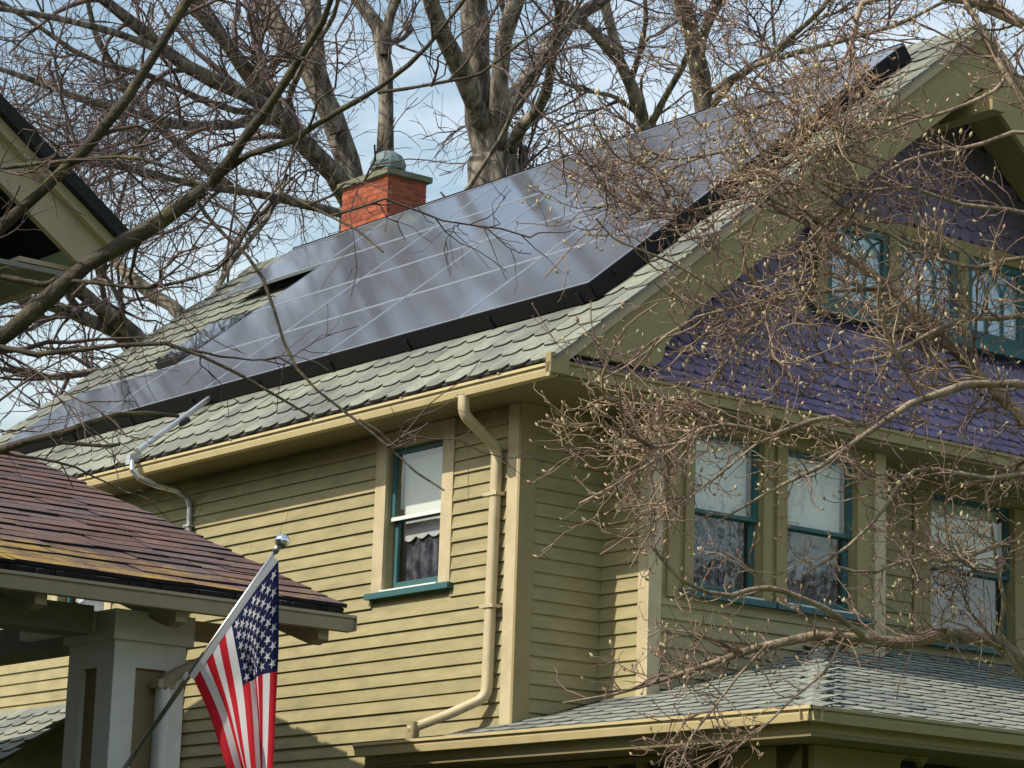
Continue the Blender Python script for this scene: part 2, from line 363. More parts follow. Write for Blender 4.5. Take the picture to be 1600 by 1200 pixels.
# --- windows
def window(f, w, cw=.17, blind_to=.5, lower='lace', cm='trim', head=True, reveal=.10, sash='teal', depth0=.0):
    u0, u1, v0, v1 = w
    org = f((u0+u1)/2, 0, v0)
    W = empty('window', org, parent=house)
    p = .036
    for a, b in ((u0-cw, u0-.001), (u1+.001, u1+cw)): MB().box(a, b, .001, p, v0-.02, v1, f).build('casing', MT[cm], W)
    if head: MB().box(u0-cw, u1+cw, .001, p+.004, v1+.001, min(v1+cw, ZS-.006), f).build('casing', MT[cm], W)
    MB().box(u0-cw-.04, u1+cw+.04, .0015, .085, v0-.075, v0-.021, f).build('sill', MT['teal'], W)
    MB().box(u0, u1, -reveal, .06, v0-.020, v0-.001, f).build('sill_top', MT['white'], W)
    vm = v0+(v1-v0)*.49
    s = .055
    def sash_f(name, a0, a1, b0, b1, d0, d1):
        mb = MB(); mb.box(a0, a0+s, d0, d1, b0, b1, f); mb.box(a1-s, a1, d0, d1, b0, b1, f)
        mb.box(a0+s, a1-s, d0, d1, b0, b0+s*(1.5 if name == 'lower_sash' else .6), f); mb.box(a0+s, a1-s, d0, d1, b1-s*(.6 if name == 'lower_sash' else 1), b1, f)
        mb.build(name, MT[sash], W)
        obj('pane', [f(a0+s, (d0+d1)/2, b0+s*.6), f(a1-s, (d0+d1)/2, b0+s*.6), f(a1-s, (d0+d1)/2, b1-s*.6), f(a0+s, (d0+d1)/2, b1-s*.6)], [(0, 1, 2, 3)], MT['glass'], W, recalc=False)
    sash_f('upper_sash', u0, u1, vm, v1, -reveal+.03, -reveal+.06)
    sash_f('lower_sash', u0+.012, u1-.012, v0, vm+.03, -reveal-.015, -reveal+.018)
    MB().box(u0+.02, u1-.02, -reveal+.062, -reveal+.07, vm+.0, vm+.035, f).build('meeting_rail', MT['white' if cm == 'trim' else 'teal'], W)
    MB().box(u0+s, u1-s, -reveal-.055, -reveal-.05, v0+(v1-v0)*blind_to, v1, f).build('roller_blind', MT['blind'], W)
    # scalloped valance under the blind
    nS = 4; pts = [(u0+s, v0+(v1-v0)*blind_to+.02)]
    vb = v0+(v1-v0)*(blind_to-(.13 if lower == 'lace' else .27))
    for i in range(nS*8+1):
        t = i/(nS*8); pts.append((u0+s+(u1-u0-2*s)*t, vb-.035*abs(math.sin(t*nS*math.pi))+.02*math.sin(t*3.1)))
    pts.append((u1-s, v0+(v1-v0)*blind_to+.02))
    MB().prism(pts, lambda a, b: f(a, -reveal-.060, b), lambda a, b: f(a, -reveal-.057, b)).build('valance', MT['valance' if lower == 'lace' else 'sheer'], W)
    # lace curtain with soft folds
    n = 40; V = []; F = []
    for i in range(n+1):
        t = i/n; d = -reveal-.085+.012*math.sin(t*37)+.006*math.sin(t*91)
        V += [f(u0+.02+(u1-u0-.04)*t, d, v0), f(u0+.02+(u1-u0-.04)*t, d, vb+.08)]
        if i: F.append((2*i-2, 2*i, 2*i+1, 2*i-1))
    obj('lace_curtain', V, F, MT['lace'], W)
    return W
window(side_f, SW)
window(side_f, SW2, .14)
fb = front_f(BY)
window(fb, W1, .105, blind_to=.50, lower='plain', cm='olive_trim', head=False, sash='teal')
window(fb, W2, .13, blind_to=.50, lower='plain', cm='olive_trim', head=False, sash='teal')
window(front_f(0), W3, .24, blind_to=.50, lower='plain', cm='olive_trim', head=False, sash='teal')

# --- soffit, fascia, gutter of the side eave
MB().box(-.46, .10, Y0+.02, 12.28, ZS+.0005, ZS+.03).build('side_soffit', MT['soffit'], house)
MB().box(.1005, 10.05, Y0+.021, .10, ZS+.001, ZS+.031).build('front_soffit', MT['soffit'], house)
MB().box(-.47, -.445, Y0+.03, 12.29, ZS+.031, EZ-.02).build('fascia_board', MT['trim'], house)
def gutter(name, x0, y0, y1, zt, mat_, parent, hh=.105, ww=.12, fm=None):
    """K-style trough along y; outer face at x0"""
    t = .006
    o = [(0, 0), (0, -.024), (.022, -.030), (.020, -.055), (.034, -hh), (ww, -hh), (ww, 0), (ww-t, 0), (ww-t, -hh+t), (.034+t, -hh+t), (.020+t, -.055), (.022+t, -.034), (t+.001, -.022), (t, -.012), (.016, -.010), (.016, 0)]
    fm = fm or (lambda a, t, z: (x0+a, t, z))
    mb = MB(); mb.prism(o, lambda a, b: fm(a, y0, zt+b), lambda a, b: fm(a, y1, zt+b))
    return mb.build(name, mat_, parent)
g = gutter('eave_gutter', -.575, Y0-.02, 12.3, 6.825, MT['gutter'], house)
MB().box(-.574, -.472, Y0-.026, Y0-.0205, 6.72, 6.822).build('gutter_end', MT['gutter'], house)
for k in range(9):
    y = -.4+k*1.43
    MB().box(-.590, -.45, y, y+.025, 6.8255, 6.834).build('gutter_strap', MT['gutter'], house)
MB().box(-.60, -.40, Y0-.10, Y0-.03, 6.73, 6.90).build('rake_return', MT['olive_trim'], house)

# --- the roof: deck + shingles
roof = empty('roof', roofp(5.6, 3.4), parent=house)
mb = MB(); mb.prism([(0, 0), (SL+.0, 0), (SL+.0, -.10), (0, -.10)], lambda s, h: roofp(Y0, s, h), lambda s, h: roofp(Y1, s, h)); mb.build('deck', MT['felt'], roof)
mb = MB(); mb.prism([(RX+.08, RZ-.06), (10.17, EZ), (10.17, EZ-.10), (RX+.08, RZ-.18)], lambda x, z: (x, Y0, z), lambda x, z: (x, Y1, z)); mb.build('far_slope', MT['slate'], roof)
mb = MB()
for k in range(45):
    y = Y0+.02+k*.296
    mb.prism([(-.17, -.115), (0, .032), (.17, -.115), (.16, -.13), (0, .012), (-.16, -.13)], lambda a, b: (RX+a, y, RZ+b+.012), lambda a, b: (RX+a, y+.31, RZ+b))
mb.build('ridge_cap', MT['slate'], roof)
# interlocking tab shingle: curved hook at the lower edge
SWD, SEX = .30, .325
def tab(mat_, w_=SWD, e_=SEX, name='shingle', round_=False):
    if round_:
        pts = [(w_*.02, e_*1.25), (w_*.02, e_*.45)]
        for i in range(7): a = math.pi+math.pi*i/6; pts.append((w_*(.5+.48*math.cos(a)), e_*(.40+.40*math.sin(a))))
        pts += [(w_*.98, e_*.45), (w_*.98, e_*1.25)]
    else:
        pts = [(0, e_*1.3), (0, .035), (w_*.05, .012), (w_*.16, 0), (w_*.45, .004), (w_*.66, .016), (w_*.76, .034), (w_*.82, .070), (w_*.90, .082), (w_*1.0, .080), (w_, e_*1.3)]
    top = [(u, v, .024-.020*(v/(e_*1.3))) for u, v in pts]; bot = [(u, v, .001) for u, v in pts]; n = len(pts)
    V = [(u-w_/2, v, h) for u, v, h in top+bot]
    F = [tuple(range(n))]+[(i, n+i, n+(i+1) % n, (i+1) % n) for i in range(n)]
    return V, F
def shingle_field(place, rows, parent, mat_, name, chosen, w_=SWD, e_=SEX, round_=False, edge=None, thk=1.0):
    """place(u,v,h)->world; rows: list of (v, u0, u1, ushift). the first `chosen` by rank become parts, the rest one mesh"""
    V, F = tab(mat_, w_, e_, name, round_); V = [(a, b, c*thk) for a, b, c in V]
    cells = []
    for (v, u0, u1, sh) in rows:
        u = u0+sh
        while u < u1:
            cells.append((u, v)); u += w_
    cells = chosen(cells)
    me = {}
    mb = MB()
    for k, (u, v, part) in enumerate(cells):
        j = rg.normal(0, 1, 4)
        def pl(a, b, c): return place(u+a*(1+.0*j[0])+.004*j[1], v+b+.006*j[2], c*(1+.25*abs(j[3]))+.002)
        if part:
            o0 = np.array(place(u, v+.02, 0)); ax = (np.array(place(u+.01, v+.02, 0))-o0)/.01; ay = (np.array(place(u, v+.03, 0))-o0)/.01; az = (np.array(place(u, v+.02, .01))-o0)/.01
            key = tuple(np.round(np.concatenate([ax, ay]), 2))
            if key not in me:
                me[key] = meshdata(name, [a*ax+b*ay+c*az for a, b, c in V], F, mat_)
                if edge: edged(me[key], edge)
            o = inst(name, me[key], place(u+.005*j[1], v+.007*j[2], .001+.002*abs(j[0])), parent)
        else: mb.add([pl(a, b, c) for a, b, c in V], F)
    if mb.V:
        o = obj(name+'_field', mb.V, mb.F, mat_, parent, kind='stuff', recalc=False)
        if edge: edged(o.data, edge)
rows = []
nr = int(SL/SEX)
for k in range(nr):
    rows.append((k*SEX-.02, Y0+.16, Y1-.05, (k % 2)*SWD/2))
PANEL_B = 1.50
def choose_main(cells):
    out = []; c = 0
    for (u, v) in cells:
        part = v < 1.75 and u < 12.2
        if part: c += 1
        out.append((u, v, part and c <= 296))
    return out
# order so the nearest ones are picked first
def ranked(fn, key, maxn):
    def g_(cells):
        idx = sorted(range(len(cells)), key=lambda i: key(*cells[i])); pick = set(i for i in idx[:maxn] if fn(*cells[i]))
        return [(u, v, i in pick) for i, (u, v) in enumerate(cells)]
    return g_
shingle_field(lambda u, v, h: roofp(u, v, h), rows, roof, MT['slate'], 'shingle', ranked(lambda u, v: True, lambda u, v: (v > 1.75)*5+(v > 3)*8+u*.6+v, 298), edge=MT['felt'])

for k in range(nr):                                 # starter strips that carry each course out to the rake edge
    mb = MB(); mb.prism([(k*SEX-.02, .001), (k*SEX-.02, .020), (k*SEX+SEX*1.05, .006), (k*SEX+SEX*1.05, .001)], lambda v, h: roofp(Y0-.11, v, h), lambda v, h: roofp(Y0+.17, v, h)); o = mb.build('rake_shingle', MT['slate'], roof)
# --- verge boards of the gable (wide bargeboard with a notched foot) and the rake moulding
def rake_z(x): return EZ+(RZ-EZ)/(RX-EX)*(x-EX)
def bargeboard(mir):
    pts = [(-.27, rake_z(-.27)-.11), (RX, RZ-.11), (RX, RZ-.66), (1.05, rake_z(1.05)-.60), (.88, rake_z(.88)-.66), (.74, 7.20), (.70, 7.06), (.62, 6.985), (.45, 6.965), (-.20, 6.945), (-.27, 6.94)]
    fx = (lambda x: 2*RX-x) if mir else (lambda x: x)
    mb = MB(); mb.prism(pts, lambda a, b: (fx(a), Y0-.035, b), lambda a, b: (fx(a), Y0+.02, b)); mb.build('bargeboard', MT['olive_trim'], house)
    mb = MB(); mb.prism([(-.60, rake_z(-.60)-.025), (RX, RZ-.025), (RX, RZ-.125), (-.60, rake_z(-.60)-.125)], lambda a, b: (fx(a), Y0-.085, b), lambda a, b: (fx(a), Y0-.036, b)); mb.build('rake_moulding', MT['nb_trim'], house)
bargeboard(False); bargeboard(True)
mb = MB(); mb.prism([(-.60, rake_z(-.6)-.001), (RX, RZ-.001), (RX, RZ-.024), (-.60, rake_z(-.6)-.024)], lambda a, b: (a, Y0-.105, b), lambda a, b: (a, Y0-.02, b)); mb.build('drip_edge', MT['edge_grey'], house)
for fx in ((lambda x: x), (lambda x: 2*RX-x)):
    mb = MB(); mb.prism([(-.2, rake_z(-.2)-.135), (RX, RZ-.135), (RX, RZ-.165), (-.2, rake_z(-.2)-.165)], lambda a, b: (fx(a), Y0+.021, b), lambda a, b: (fx(a), -.20, b)); mb.build('rake_soffit', MT['olive_trim'], house)
# ridge lookout bracket
MB().box(RX-.09, RX+.09, Y0-.25, -.3, RZ-.95, RZ-.74).build('lookout_beam', MT['olive_trim'], house)
for xx in (2.35, 7.27): MB().box(xx-.08, xx+.08, Y0+.03, -.3, rake_z(2.35)-.36, rake_z(2.35)-.18).build('lookout_beam', MT['olive_trim'], house)

# --- gable wall: flared skirt, then upright, in purple scallops
GP = [(-1.03, 6.87), (-.84, 7.03), (-.66, 7.24), (-.50, 7.50), (-.38, 7.80), (-.30, 8.15), (-.27, 8.5), (-.27, 11.2)]
GL = [0]
for a, b in zip(GP, GP[1:]): GL.append(GL[-1]+math.dist(a, b))
def gprof(t):
    for i in range(len(GP)-1):
        if t <= GL[i+1] or i == len(GP)-2:
            q = (t-GL[i])/(GL[i+1]-GL[i]); a, b = GP[i], GP[i+1]
            y, z = a[0]+(b[0]-a[0])*q, a[1]+(b[1]-a[1])*q
            L_ = GL[i+1]-GL[i]; return y, z, -(b[1]-a[1])/L_, (b[0]-a[0])/L_
def gplace(u, t, h):
    y, z, ny, nz_ = gprof(t); return (u, y+ny*h, z+nz_*h)
AW = (3.40, 6.22, 8.16, 9.04)                       # attic window group
gw = empty('gable_wall', (RX, -.3, 6.9), parent=house)
V = []; F = []
nt_ = 26
for i in range(nt_+1):
    t = GL[-1]*.985*i/nt_; y, z, _, _ = gprof(t)
    half = min(5.28, max(.05, (RZ-.14-z)/(RZ-EZ)*(RX-EX)))
    V += [(RX-half, y+.012, z), (RX+half, y+.012, z)]
    if i: F.append((2*i-2, 2*i-1, 2*i+1, 2*i))
obj('backing', V, F, MT['purple_back'], gw)
rows = []; ge = .142; gwid = .166
k = 0; t = 0.0
while t < GL[-1]-.25:
    y, z, _, _ = gprof(t+.05)
    half = min(5.26, (RZ-.20-z)/(RZ-EZ)*(RX-EX))
    if half > .15:
        if AW[2]-.2 < z < AW[3]+.18:
            rows.append((t, RX-half, AW[0]-.16-gwid*.5, (k % 2)*gwid/2)); rows.append((t, AW[1]+.2, RX+half-gwid, (k % 2)*gwid/2))
        else: rows.append((t, RX-half+gwid*.5, RX+half-gwid*.5, (k % 2)*gwid/2))
    t += ge; k += 1
shingle_field(gplace, rows, gw, MT['purple'], 'scallop_shingle', ranked(lambda u, v: True, lambda u, v: u*.55+v, 298), gwid, ge, True)
# skirt fascia over the front
MB().box(-.40, 10.0, Y0-.012, Y0+.019, ZS+.032, 6.872).build('skirt_fascia', MT['olive_trim'], house)
MB().box(-.41, 10.01, Y0-.030, Y0-.013, 6.842, 6.868).build('skirt_drip', MT['olive_trim'], house)

# --- attic window group: three sashes with pointed tracery
GY = -.27
fg = front_f(GY-.02)
aw = empty('attic_window', (RX, GY, AW[2]), parent=house)
MB().box(AW[0]-.14, AW[0], .0, .07, AW[2], AW[3], fg).build('casing', MT['olive_trim'], aw)
MB().box(AW[1], AW[1]+.14, .0, .07, AW[2], AW[3], fg).build('casing', MT['olive_trim'], aw)
MB().box(AW[0]-.16, AW[1]+.16, .0, .075, AW[3]+.001, AW[3]+.13, fg).build('casing', MT['olive_trim'], aw)
MB().box(AW[0]-.2, AW[1]+.2, .0, .13, AW[2]-.09, AW[2]-.001, fg).build('sill', MT['teal'], aw)
wpan = (AW[1]-AW[0]-.28)/3
for k in range(3):
    u0 = AW[0]+k*(wpan+.14); u1 = u0+wpan; v0, v1 = AW[2], AW[3]
    if k: MB().box(u0-.14, u0, .0, .07, v0, v1, fg).build('mullion', MT['olive_trim'], aw)
    mb = MB(); s_ = .075
    mb.box(u0, u0+s_, .0, .05, v0, v1, fg); mb.box(u1-s_, u1, .0, .05, v0, v1, fg); mb.box(u0+s_, u1-s_, .0, .05, v0, v0+s_*1.6, fg); mb.box(u0+s_, u1-s_, .0, .05, v1-s_, v1, fg)
    sa = mb.build('sash', MT['teal'], aw)
    obj('pane', [fg(u0+s_, .016, v0+s_), fg(u1-s_, .016, v0+s_), fg(u1-s_, .016, v1-s_), fg(u0+s_, .016, v1-s_)], [(0, 1, 2, 3)], MT['glass'], sa, recalc=False)
    MB().box(u0+s_, u1-s_, .001, .006, v0+s_, v1-s_, fg).build('curtain', MT['pale_curtain'], sa)  # pale blue panel filling the pane from behind
    mb = MB(); iw = u1-u0-2*s_; nl = 3; lw = iw/nl; vb_, vt = v0+s_*1.6, v1-s_
    spring = vb_+(vt-vb_)*.55
    for i in range(nl+1):
        uu = u0+s_+i*lw
        if 0 < i < nl: mb.box(uu-.011, uu+.011, .02, .04, vb_, spring, fg)
        for sg in (-1, 1):
            pts = []
            for q in range(9):
                a = q/8*1.25; r_ = lw*1.6
                pu = uu+sg*(r_-r_*math.cos(a)); pv = spring+r_*math.sin(a)*.86
                if u0+s_*.9 <= pu <= u1-s_*.9 and pv <= vt+.01: pts.append(fg(pu, .03, pv))
            if len(pts) > 2: mb.tube(pts, .011, 4)
    mb.build('tracery', MT['teal'], sa)

# --- chimney with real bricks
CX0, CX1, CY0, CY1, CZ0, CZ1 = 5.0, 5.62, 9.38, 10.42, 10.75, 11.93
ch = empty('chimney', (5.3, 9.9, CZ0), parent=house)
MB().box(CX0+.008, CX1-.008, CY0+.008, CY1-.008, CZ0, CZ1).build('mortar_core', MT['mortar'], ch)
bl, bh, bd, jt = .215, .062, .05, .012
mbx = {}
def brick(x0, x1, y0, y1, z):
    key = (round(x1-x0, 3), round(y1-y0, 3))
    if key not in mbx:
        a, b = key; mbx[key] = meshdata('brick', [(x, y, zz) for x in (-a/2, a/2) for y in (-b/2, b/2) for zz in (0, bh)], [(0, 1, 3, 2), (4, 6, 7, 5), (0, 4, 5, 1), (2, 3, 7, 6), (0, 2, 6, 4), (1, 5, 7, 3)], MT['brick'])
    j = rnd.uniform(-.003, .003)
    inst('brick', mbx[key], ((x0+x1)/2+j, (y0+y1)/2+j, z), ch)
z = CZ0; c = 0
while z+bh < CZ1:
    if z > 11.0:
        for (lo, hi, face) in ((CY0, CY1, 'L'), (CX0, CX1, 'F')):
            p = lo+(.0 if face == 'L' else bd+jt); first = True
            while p < hi-.03:
                ln = (bl/2 if (first and c % 2) else bl); e = min(p+ln, hi)
                if face == 'L': brick(CX0, CX0+bd, p, e, z)
                else: brick(p, e, CY0, CY0+bd, z)
                p = e+jt; first = False
    z += bh+jt; c += 1
MB().box(CX0-.05, CX1+.06, CY0-.05, CY1+.06, CZ1+.0, CZ1+.075).build('concrete_cap', MT['cap'], ch)
MB().box(CX0-.02, CX1+.02, CY0-.02, CY1+.02, CZ1-.012, CZ1-.001).build('concrete_cap', MT['cap'], ch)
mb = MB(); mb.tube([(5.25, 9.75, CZ1+.076), (5.25, 9.75, CZ1+.17)], .17, 14); mb.build('flue', MT['brick'], ch)
mb = MB(); mb.tube([(5.25, 9.75, CZ1+.17), (5.25, 9.75, CZ1+.26), (5.25, 9.75, CZ1+.36), (5.25, 9.75, CZ1+.42), (5.25, 9.75, CZ1+.44)], [.23, .24, .19, .10, .01], 14); mb.build('rain_cap', MT['copper'], ch)
MB().box(CX0-.03, CX0-.001, CY0-.03, CY1+.03, 11.0, 11.30).build('flashing', MT['flash'], ch)
MB().box(CX0-.001, CX1+.02, CY0-.03, CY0-.001, 10.9, 11.20).build('flashing', MT['flash'], ch)
mb = MB(); mb.prism([(-.06, .0), (.14, .0), (.14, .02), (-.06, .02)], lambda a, b: (RX+.05+a, CY0-.25, RZ+.03+b), lambda a, b: (RX+.05+a, CY1+.5, RZ+.03+b)); mb.build('ridge_flashing', MT['white'], ch)  # white strip paints the bright highlight along the ridge cap

# --- skylight in the gap of the array
skl = empty('skylight', roofp(8.9, 3.0), parent=house)
mb = MB(); s0, s1, ya, yb = 3.02, 4.02, 8.42, 9.42
for (a, b, c_, d_) in ((s0, s0+.09, ya, yb), (s1-.09, s1, ya, yb), (s0+.09, s1-.09, ya, ya+.09), (s0+.09, s1-.09, yb-.09, yb)):
    mb.box(a, b, c_, d_, .0, .13, lambda s, y, h: roofp(y, s, h))
mb.build('curb', MT['flash'], skl)
mb = MB(); mb.box(s0+.03, s1-.03, ya+.03, yb-.03, .131, .15, lambda s, y, h: roofp(y, s, h)); mb.build('pane', MT['skyglass'], skl)

# --- rain downspouts and the electrical conduit
def pipe(pts, w_, d_, mat_, name, parent, corr=True):
    """square-ish ribbed downspout swept along points"""
    pts = [Vector(p) for p in pts]; fine = []
    for i, p in enumerate(pts):
        if 0 < i < len(pts)-1:
            a = (pts[i-1]-p).normalized(); b = (pts[i+1]-p).normalized(); r_ = .09
            for q in range(5):
                t = q/4; fine.append((p+a*r_)*(1-t)**2+p*2*t*(1-t)+(p+b*r_)*t*t)
        else: fine.append(p)
    n = 12; V = []; F = []
    for i, p in enumerate(fine):
        t = (fine[min(i+1, len(fine)-1)]-fine[max(i-1, 0)]).normalized()
        ref = Vector((0, 1, 0)) if abs(t.y) < .85 else Vector((0, 0, 1))
        u = (ref-t*ref.dot(t)).normalized(); v = t.cross(u)
        for k in range(n):
            a = 2*math.pi*(k+.5)/n; ca, sa_ = math.cos(a), math.sin(a)
            q = (abs(ca)**5+abs(sa_)**5)**(-1/5)*(1+.05*(k % 2))
            V.append(p+u*(ca*q*w_/2)+v*(sa_*q*d_/2))
    for i in range(len(fine)-1):
        for k in range(n): F.append((i*n+k, i*n+(k+1) % n, (i+1)*n+(k+1) % n, (i+1)*n+k))
    return obj(name, V, F, mat_, parent, smooth=True)
ds = empty('downspout', (-.08, .26, 3.8), parent=house)
pipe([(-.52, .18, 6.74), (-.52, .18, 6.56), (-.085, .24, 6.33), (-.085, .27, 4.12), (-.30, .55, 3.96), (-.52, .80, 3.83)], .100, .075, MT['trim'], 'pipe', ds)
pipe([(-.50, .76, 3.90), (-.50, .80, 3.60), (-.50, .82, .2)], .115, .085, MT['gutter_brown'], 'lower_pipe', ds)
for zz in (4.9, 5.9): MB().box(-.135, -.035, .17, .36, zz, zz+.03).build('strap', MT['trim'], ds)
cdt = empty('conduit', (-.1, 5.6, 6.2), parent=house)
mb = MB(); mb.tube([roofp(5.85, 1.55, .09), roofp(5.72, .06, .09)], .030, 10); mb.build('roof_conduit', MT['metal'], cdt)
mb = MB(); mb.box(-.055, .075, -.045, .045, -.05, .05, lambda a, b, c_: (-.64+a, 5.69+b, 6.87+c_+a*.4)); mb.build('junction_elbow', MT['metal'], cdt)
pts = [(-.66, 5.66, 6.84), (-.66, 5.64, 6.74), (-.60, 5.60, 6.66), (-.42, 5.55, 6.60), (-.20, 5.50, 6.57), (-.08, 5.47, 6.50), (-.055, 5.46, 6.40), (-.055, 5.45, 6.1), (-.055, 5.45, 3.0)]
mb = MB(); mb.tube(pts, .032, 10); mb.build('wall_conduit', MT['metal'], cdt)
MB().box(-.10, -.026, 5.39, 5.51, 6.20, 6.225).build('clamp', MT['metal'], cdt)
mb = MB(); mb.box(-.05, .05, -.05, .05, 0, .07, lambda a, b, c_: roofp(5.78+b, .75+a, c_)); mb.build('pipe_foot', MT['flash'], cdt)

# ================================================================== SOLAR PANELS
PH = .20; PW, PS = 2.25, 1.272; PYA, PSA = -.89, 1.20; PYR = -.55       # the last column at the gable end is narrower
ROWN = ['bottom', 'second', 'third', 'top']; COLN = ['at the gable end', 'second from the gable end', 'in the middle of the row', 'fourth from the gable end', 'at the far chimney end']
def panel(r_, c_):
    y0 = (PYR if c_ == 0 else PYA+c_*PW)+.009; y1 = PYA+(c_+1)*PW-.009; s0 = PSA+r_*PS+.008; s1 = s0+PS-.016
    if r_ == 0: where = f'{ROWN[r_]} row, {COLN[c_]}'
    else: where = f'{ROWN[r_]} row, {COLN[c_]}'
    o = empty('solar_panel', roofp((y0+y1)/2, s0, PH), f'dark glass solar panel in the {where}', 'solar panel', 'solar panels on the house roof')
    f = lambda s, y, h: roofp(y, s, PH+h); fw_ = .016
    mb = MB()
    for (a, b, p, q) in ((s0, s0+fw_, y0, y1), (s1-fw_, s1, y0, y1), (s0+fw_, s1-fw_, y0, y0+fw_), (s0+fw_, s1-fw_, y1-fw_, y1)): mb.box(a, b, p, q, -.04, .0, f)
    mb.build('frame', MT['frame'], o)
    ti, tj = rnd.gauss(0, .0012), rnd.gauss(0, .0012)
    mb = MB(); mb.box(s0+fw_, s1-fw_, y0+fw_, y1-fw_, -.012, -.004, f); mb.build('glass', MT['solar'], o)
    mb = MB(); mb.box(s0+fw_, s1-fw_, y0+fw_, y1-fw_, -.020, -.0125, f); mb.build('backsheet', MT['rail'], o)
for r_ in range(4):
    for c_ in range(5):
        if c_ == 4 and r_ in (1, 2): continue
        panel(r_, c_)
rk = empty('panel_racking', roofp(4, 2.0), 'black mounting rails and feet under the solar panels', 'racking')
for r_ in range(4):
    for q in (.25, .75):
        s = PSA+(r_+q)*PS; e = PYA+(4 if r_ in (1, 2) else 5)*PW+.05
        MB().box(s-.02, s+.02, PYR-.03, e, PH-.095, PH-.042, lambda s_, y, h: roofp(y, s_, h)).build('rail', MT['rail'], rk)
MB().box(PSA-.012, PSA+.004, PYR, PYA+5*PW, .03, PH-.004, lambda s_, y_, h: roofp(y_, s_, h)).build('skirt', MT['rail'], rk)
MB().box(PSA+.005, PSA+4*PS, PYR-.014, PYR+.002, .03, PH-.004, lambda s_, y_, h: roofp(y_, s_, h)).build('skirt', MT['rail'], rk)
MB().box(PSA+4*PS, PSA+4*PS+.012, PYR, PYA+5*PW, .03, PH+.012, lambda s_, y_, h: roofp(y_, s_, h)).build('skirt', MT['rail'], rk)
for k in range(8):
    y = PYA+.5+k*1.3
    MB().box(PSA-.03, PSA-.013, y, y+.05, .005, PH-.06, lambda s_, y_, h: roofp(y_, s_, h)).build('standoff', MT['rail'], rk)

# ================================================================== FRONT PORCH OF THE HOUSE
PX, PY, PZ, PM = -.60, -4.30, 3.70, .30
PR = 10.2
pr = empty('porch_roof', (1.0, -2.0, PZ), parent=house)
wl = math.sqrt(1+PM*PM)
# left slope rises with x; front slope rises with y; they meet on the hip
def pl_left(u, v, h): return (PX+v/wl-PM/wl*h, u, PZ+PM*v/wl+h/wl)
def pl_front(u, v, h): return (u, PY+v/wl-PM/wl*h, PZ+PM*v/wl+h/wl)
def zl(x): return PZ+PM*(x-PX)
HIPX = PX+(0-PY)                                    # where the hip reaches the wall line y=0
V = [(PX, PY, PZ), (PX, .55, PZ), (-.0, .55, zl(0)), (-.0, -.0, zl(0)), (BX0, 0, zl(BX0)), (BX0, BY, zl(BX0)), (PX+BY-PY, BY, PZ+PM*(BY-PY)),
     (BX1, BY, PZ+PM*(BY-PY)), (BX1, 0, PZ+PM*(-PY)), (PR, 0, PZ+PM*(-PY)), (PR, PY, PZ)]
obj('deck', V+[(a, b, c-.05) for a, b, c in V], [(0, 1, 2, 3, 4, 5, 6), (0, 6, 7, 8, 9, 10), tuple(range(17, 10, -1)), (11, 21, 20, 19, 18, 17), (0, 11, 12, 1), (0, 10, 21, 11), (1, 12, 13, 2)], MT['felt'], pr, recalc=False)
rows = []
k = 0; v = 0.0; PE = .20
vmax_f = (BY-PY)*wl
while v < (HIPX-PX)*wl:
    x = PX+v/wl; y_hip = PY+(x-PX)
    y_end = .45 if x < -.02 else (-.05 if x < BX0-.05 else BY-.02)
    if y_end-y_hip > .25: rows.append((v-.01, y_hip+.06, y_end-.15, (k % 2)*SWD/2))
    v += PE; k += 1
shingle_field(pl_left, rows, pr, MT['slate_porch'], 'porch_shingle', ranked(lambda u, v: True, lambda u, v: -u*.3+v*.4, 170), SWD, PE, edge=MT['felt_light'], thk=.62)
rows = []; k = 0; v = 0.0
while v < -PY*wl:
    y = PY+v/wl; x_hip = PX+(y-PY)
    if y < BY-.05: rows.append((v-.01, x_hip+.10, 9.9, (k % 2)*SWD/2))
    elif y < -.05: rows.append((v-.01, BX1+.2, 9.9, (k % 2)*SWD/2))
    v += PE; k += 1
shingle_field(pl_front, rows, pr, MT['slate_porch'], 'porch_shingle', ranked(lambda u, v: u < 6, lambda u, v: u*.5+v*.3, 125), SWD, PE, edge=MT['felt_light'], thk=.62)
mb = MB()
for k in range(17):
    a = k*.23; b = a+.25
    P0 = np.array([PX+a, PY+a, PZ+PM*a+.030]); P1 = np.array([PX+b, PY+b, PZ+PM*b+.020])
    if PY+b > BY-.03: break
    n_ = np.array([1, -1, 0])/math.sqrt(2)*.14; dz = np.array([0, 0, -.028])
    mb.add([P0-n_+dz, P0+[0, 0, .010], P0+n_+dz, P1-n_+dz, P1+[0, 0, .010], P1+n_+dz], [(0, 1, 4, 3), (1, 2, 5, 4), (0, 2, 1), (0, 3, 5, 2)])
mb.build('hip_cap', MT['slate_porch'], pr, recalc=False)
# flashing where the roof meets the walls
MB().box(.0, BX0, -.06, -.035, zl(0)-.1, zl(0)-.02).build('wall_flashing', MT['flash'], pr)
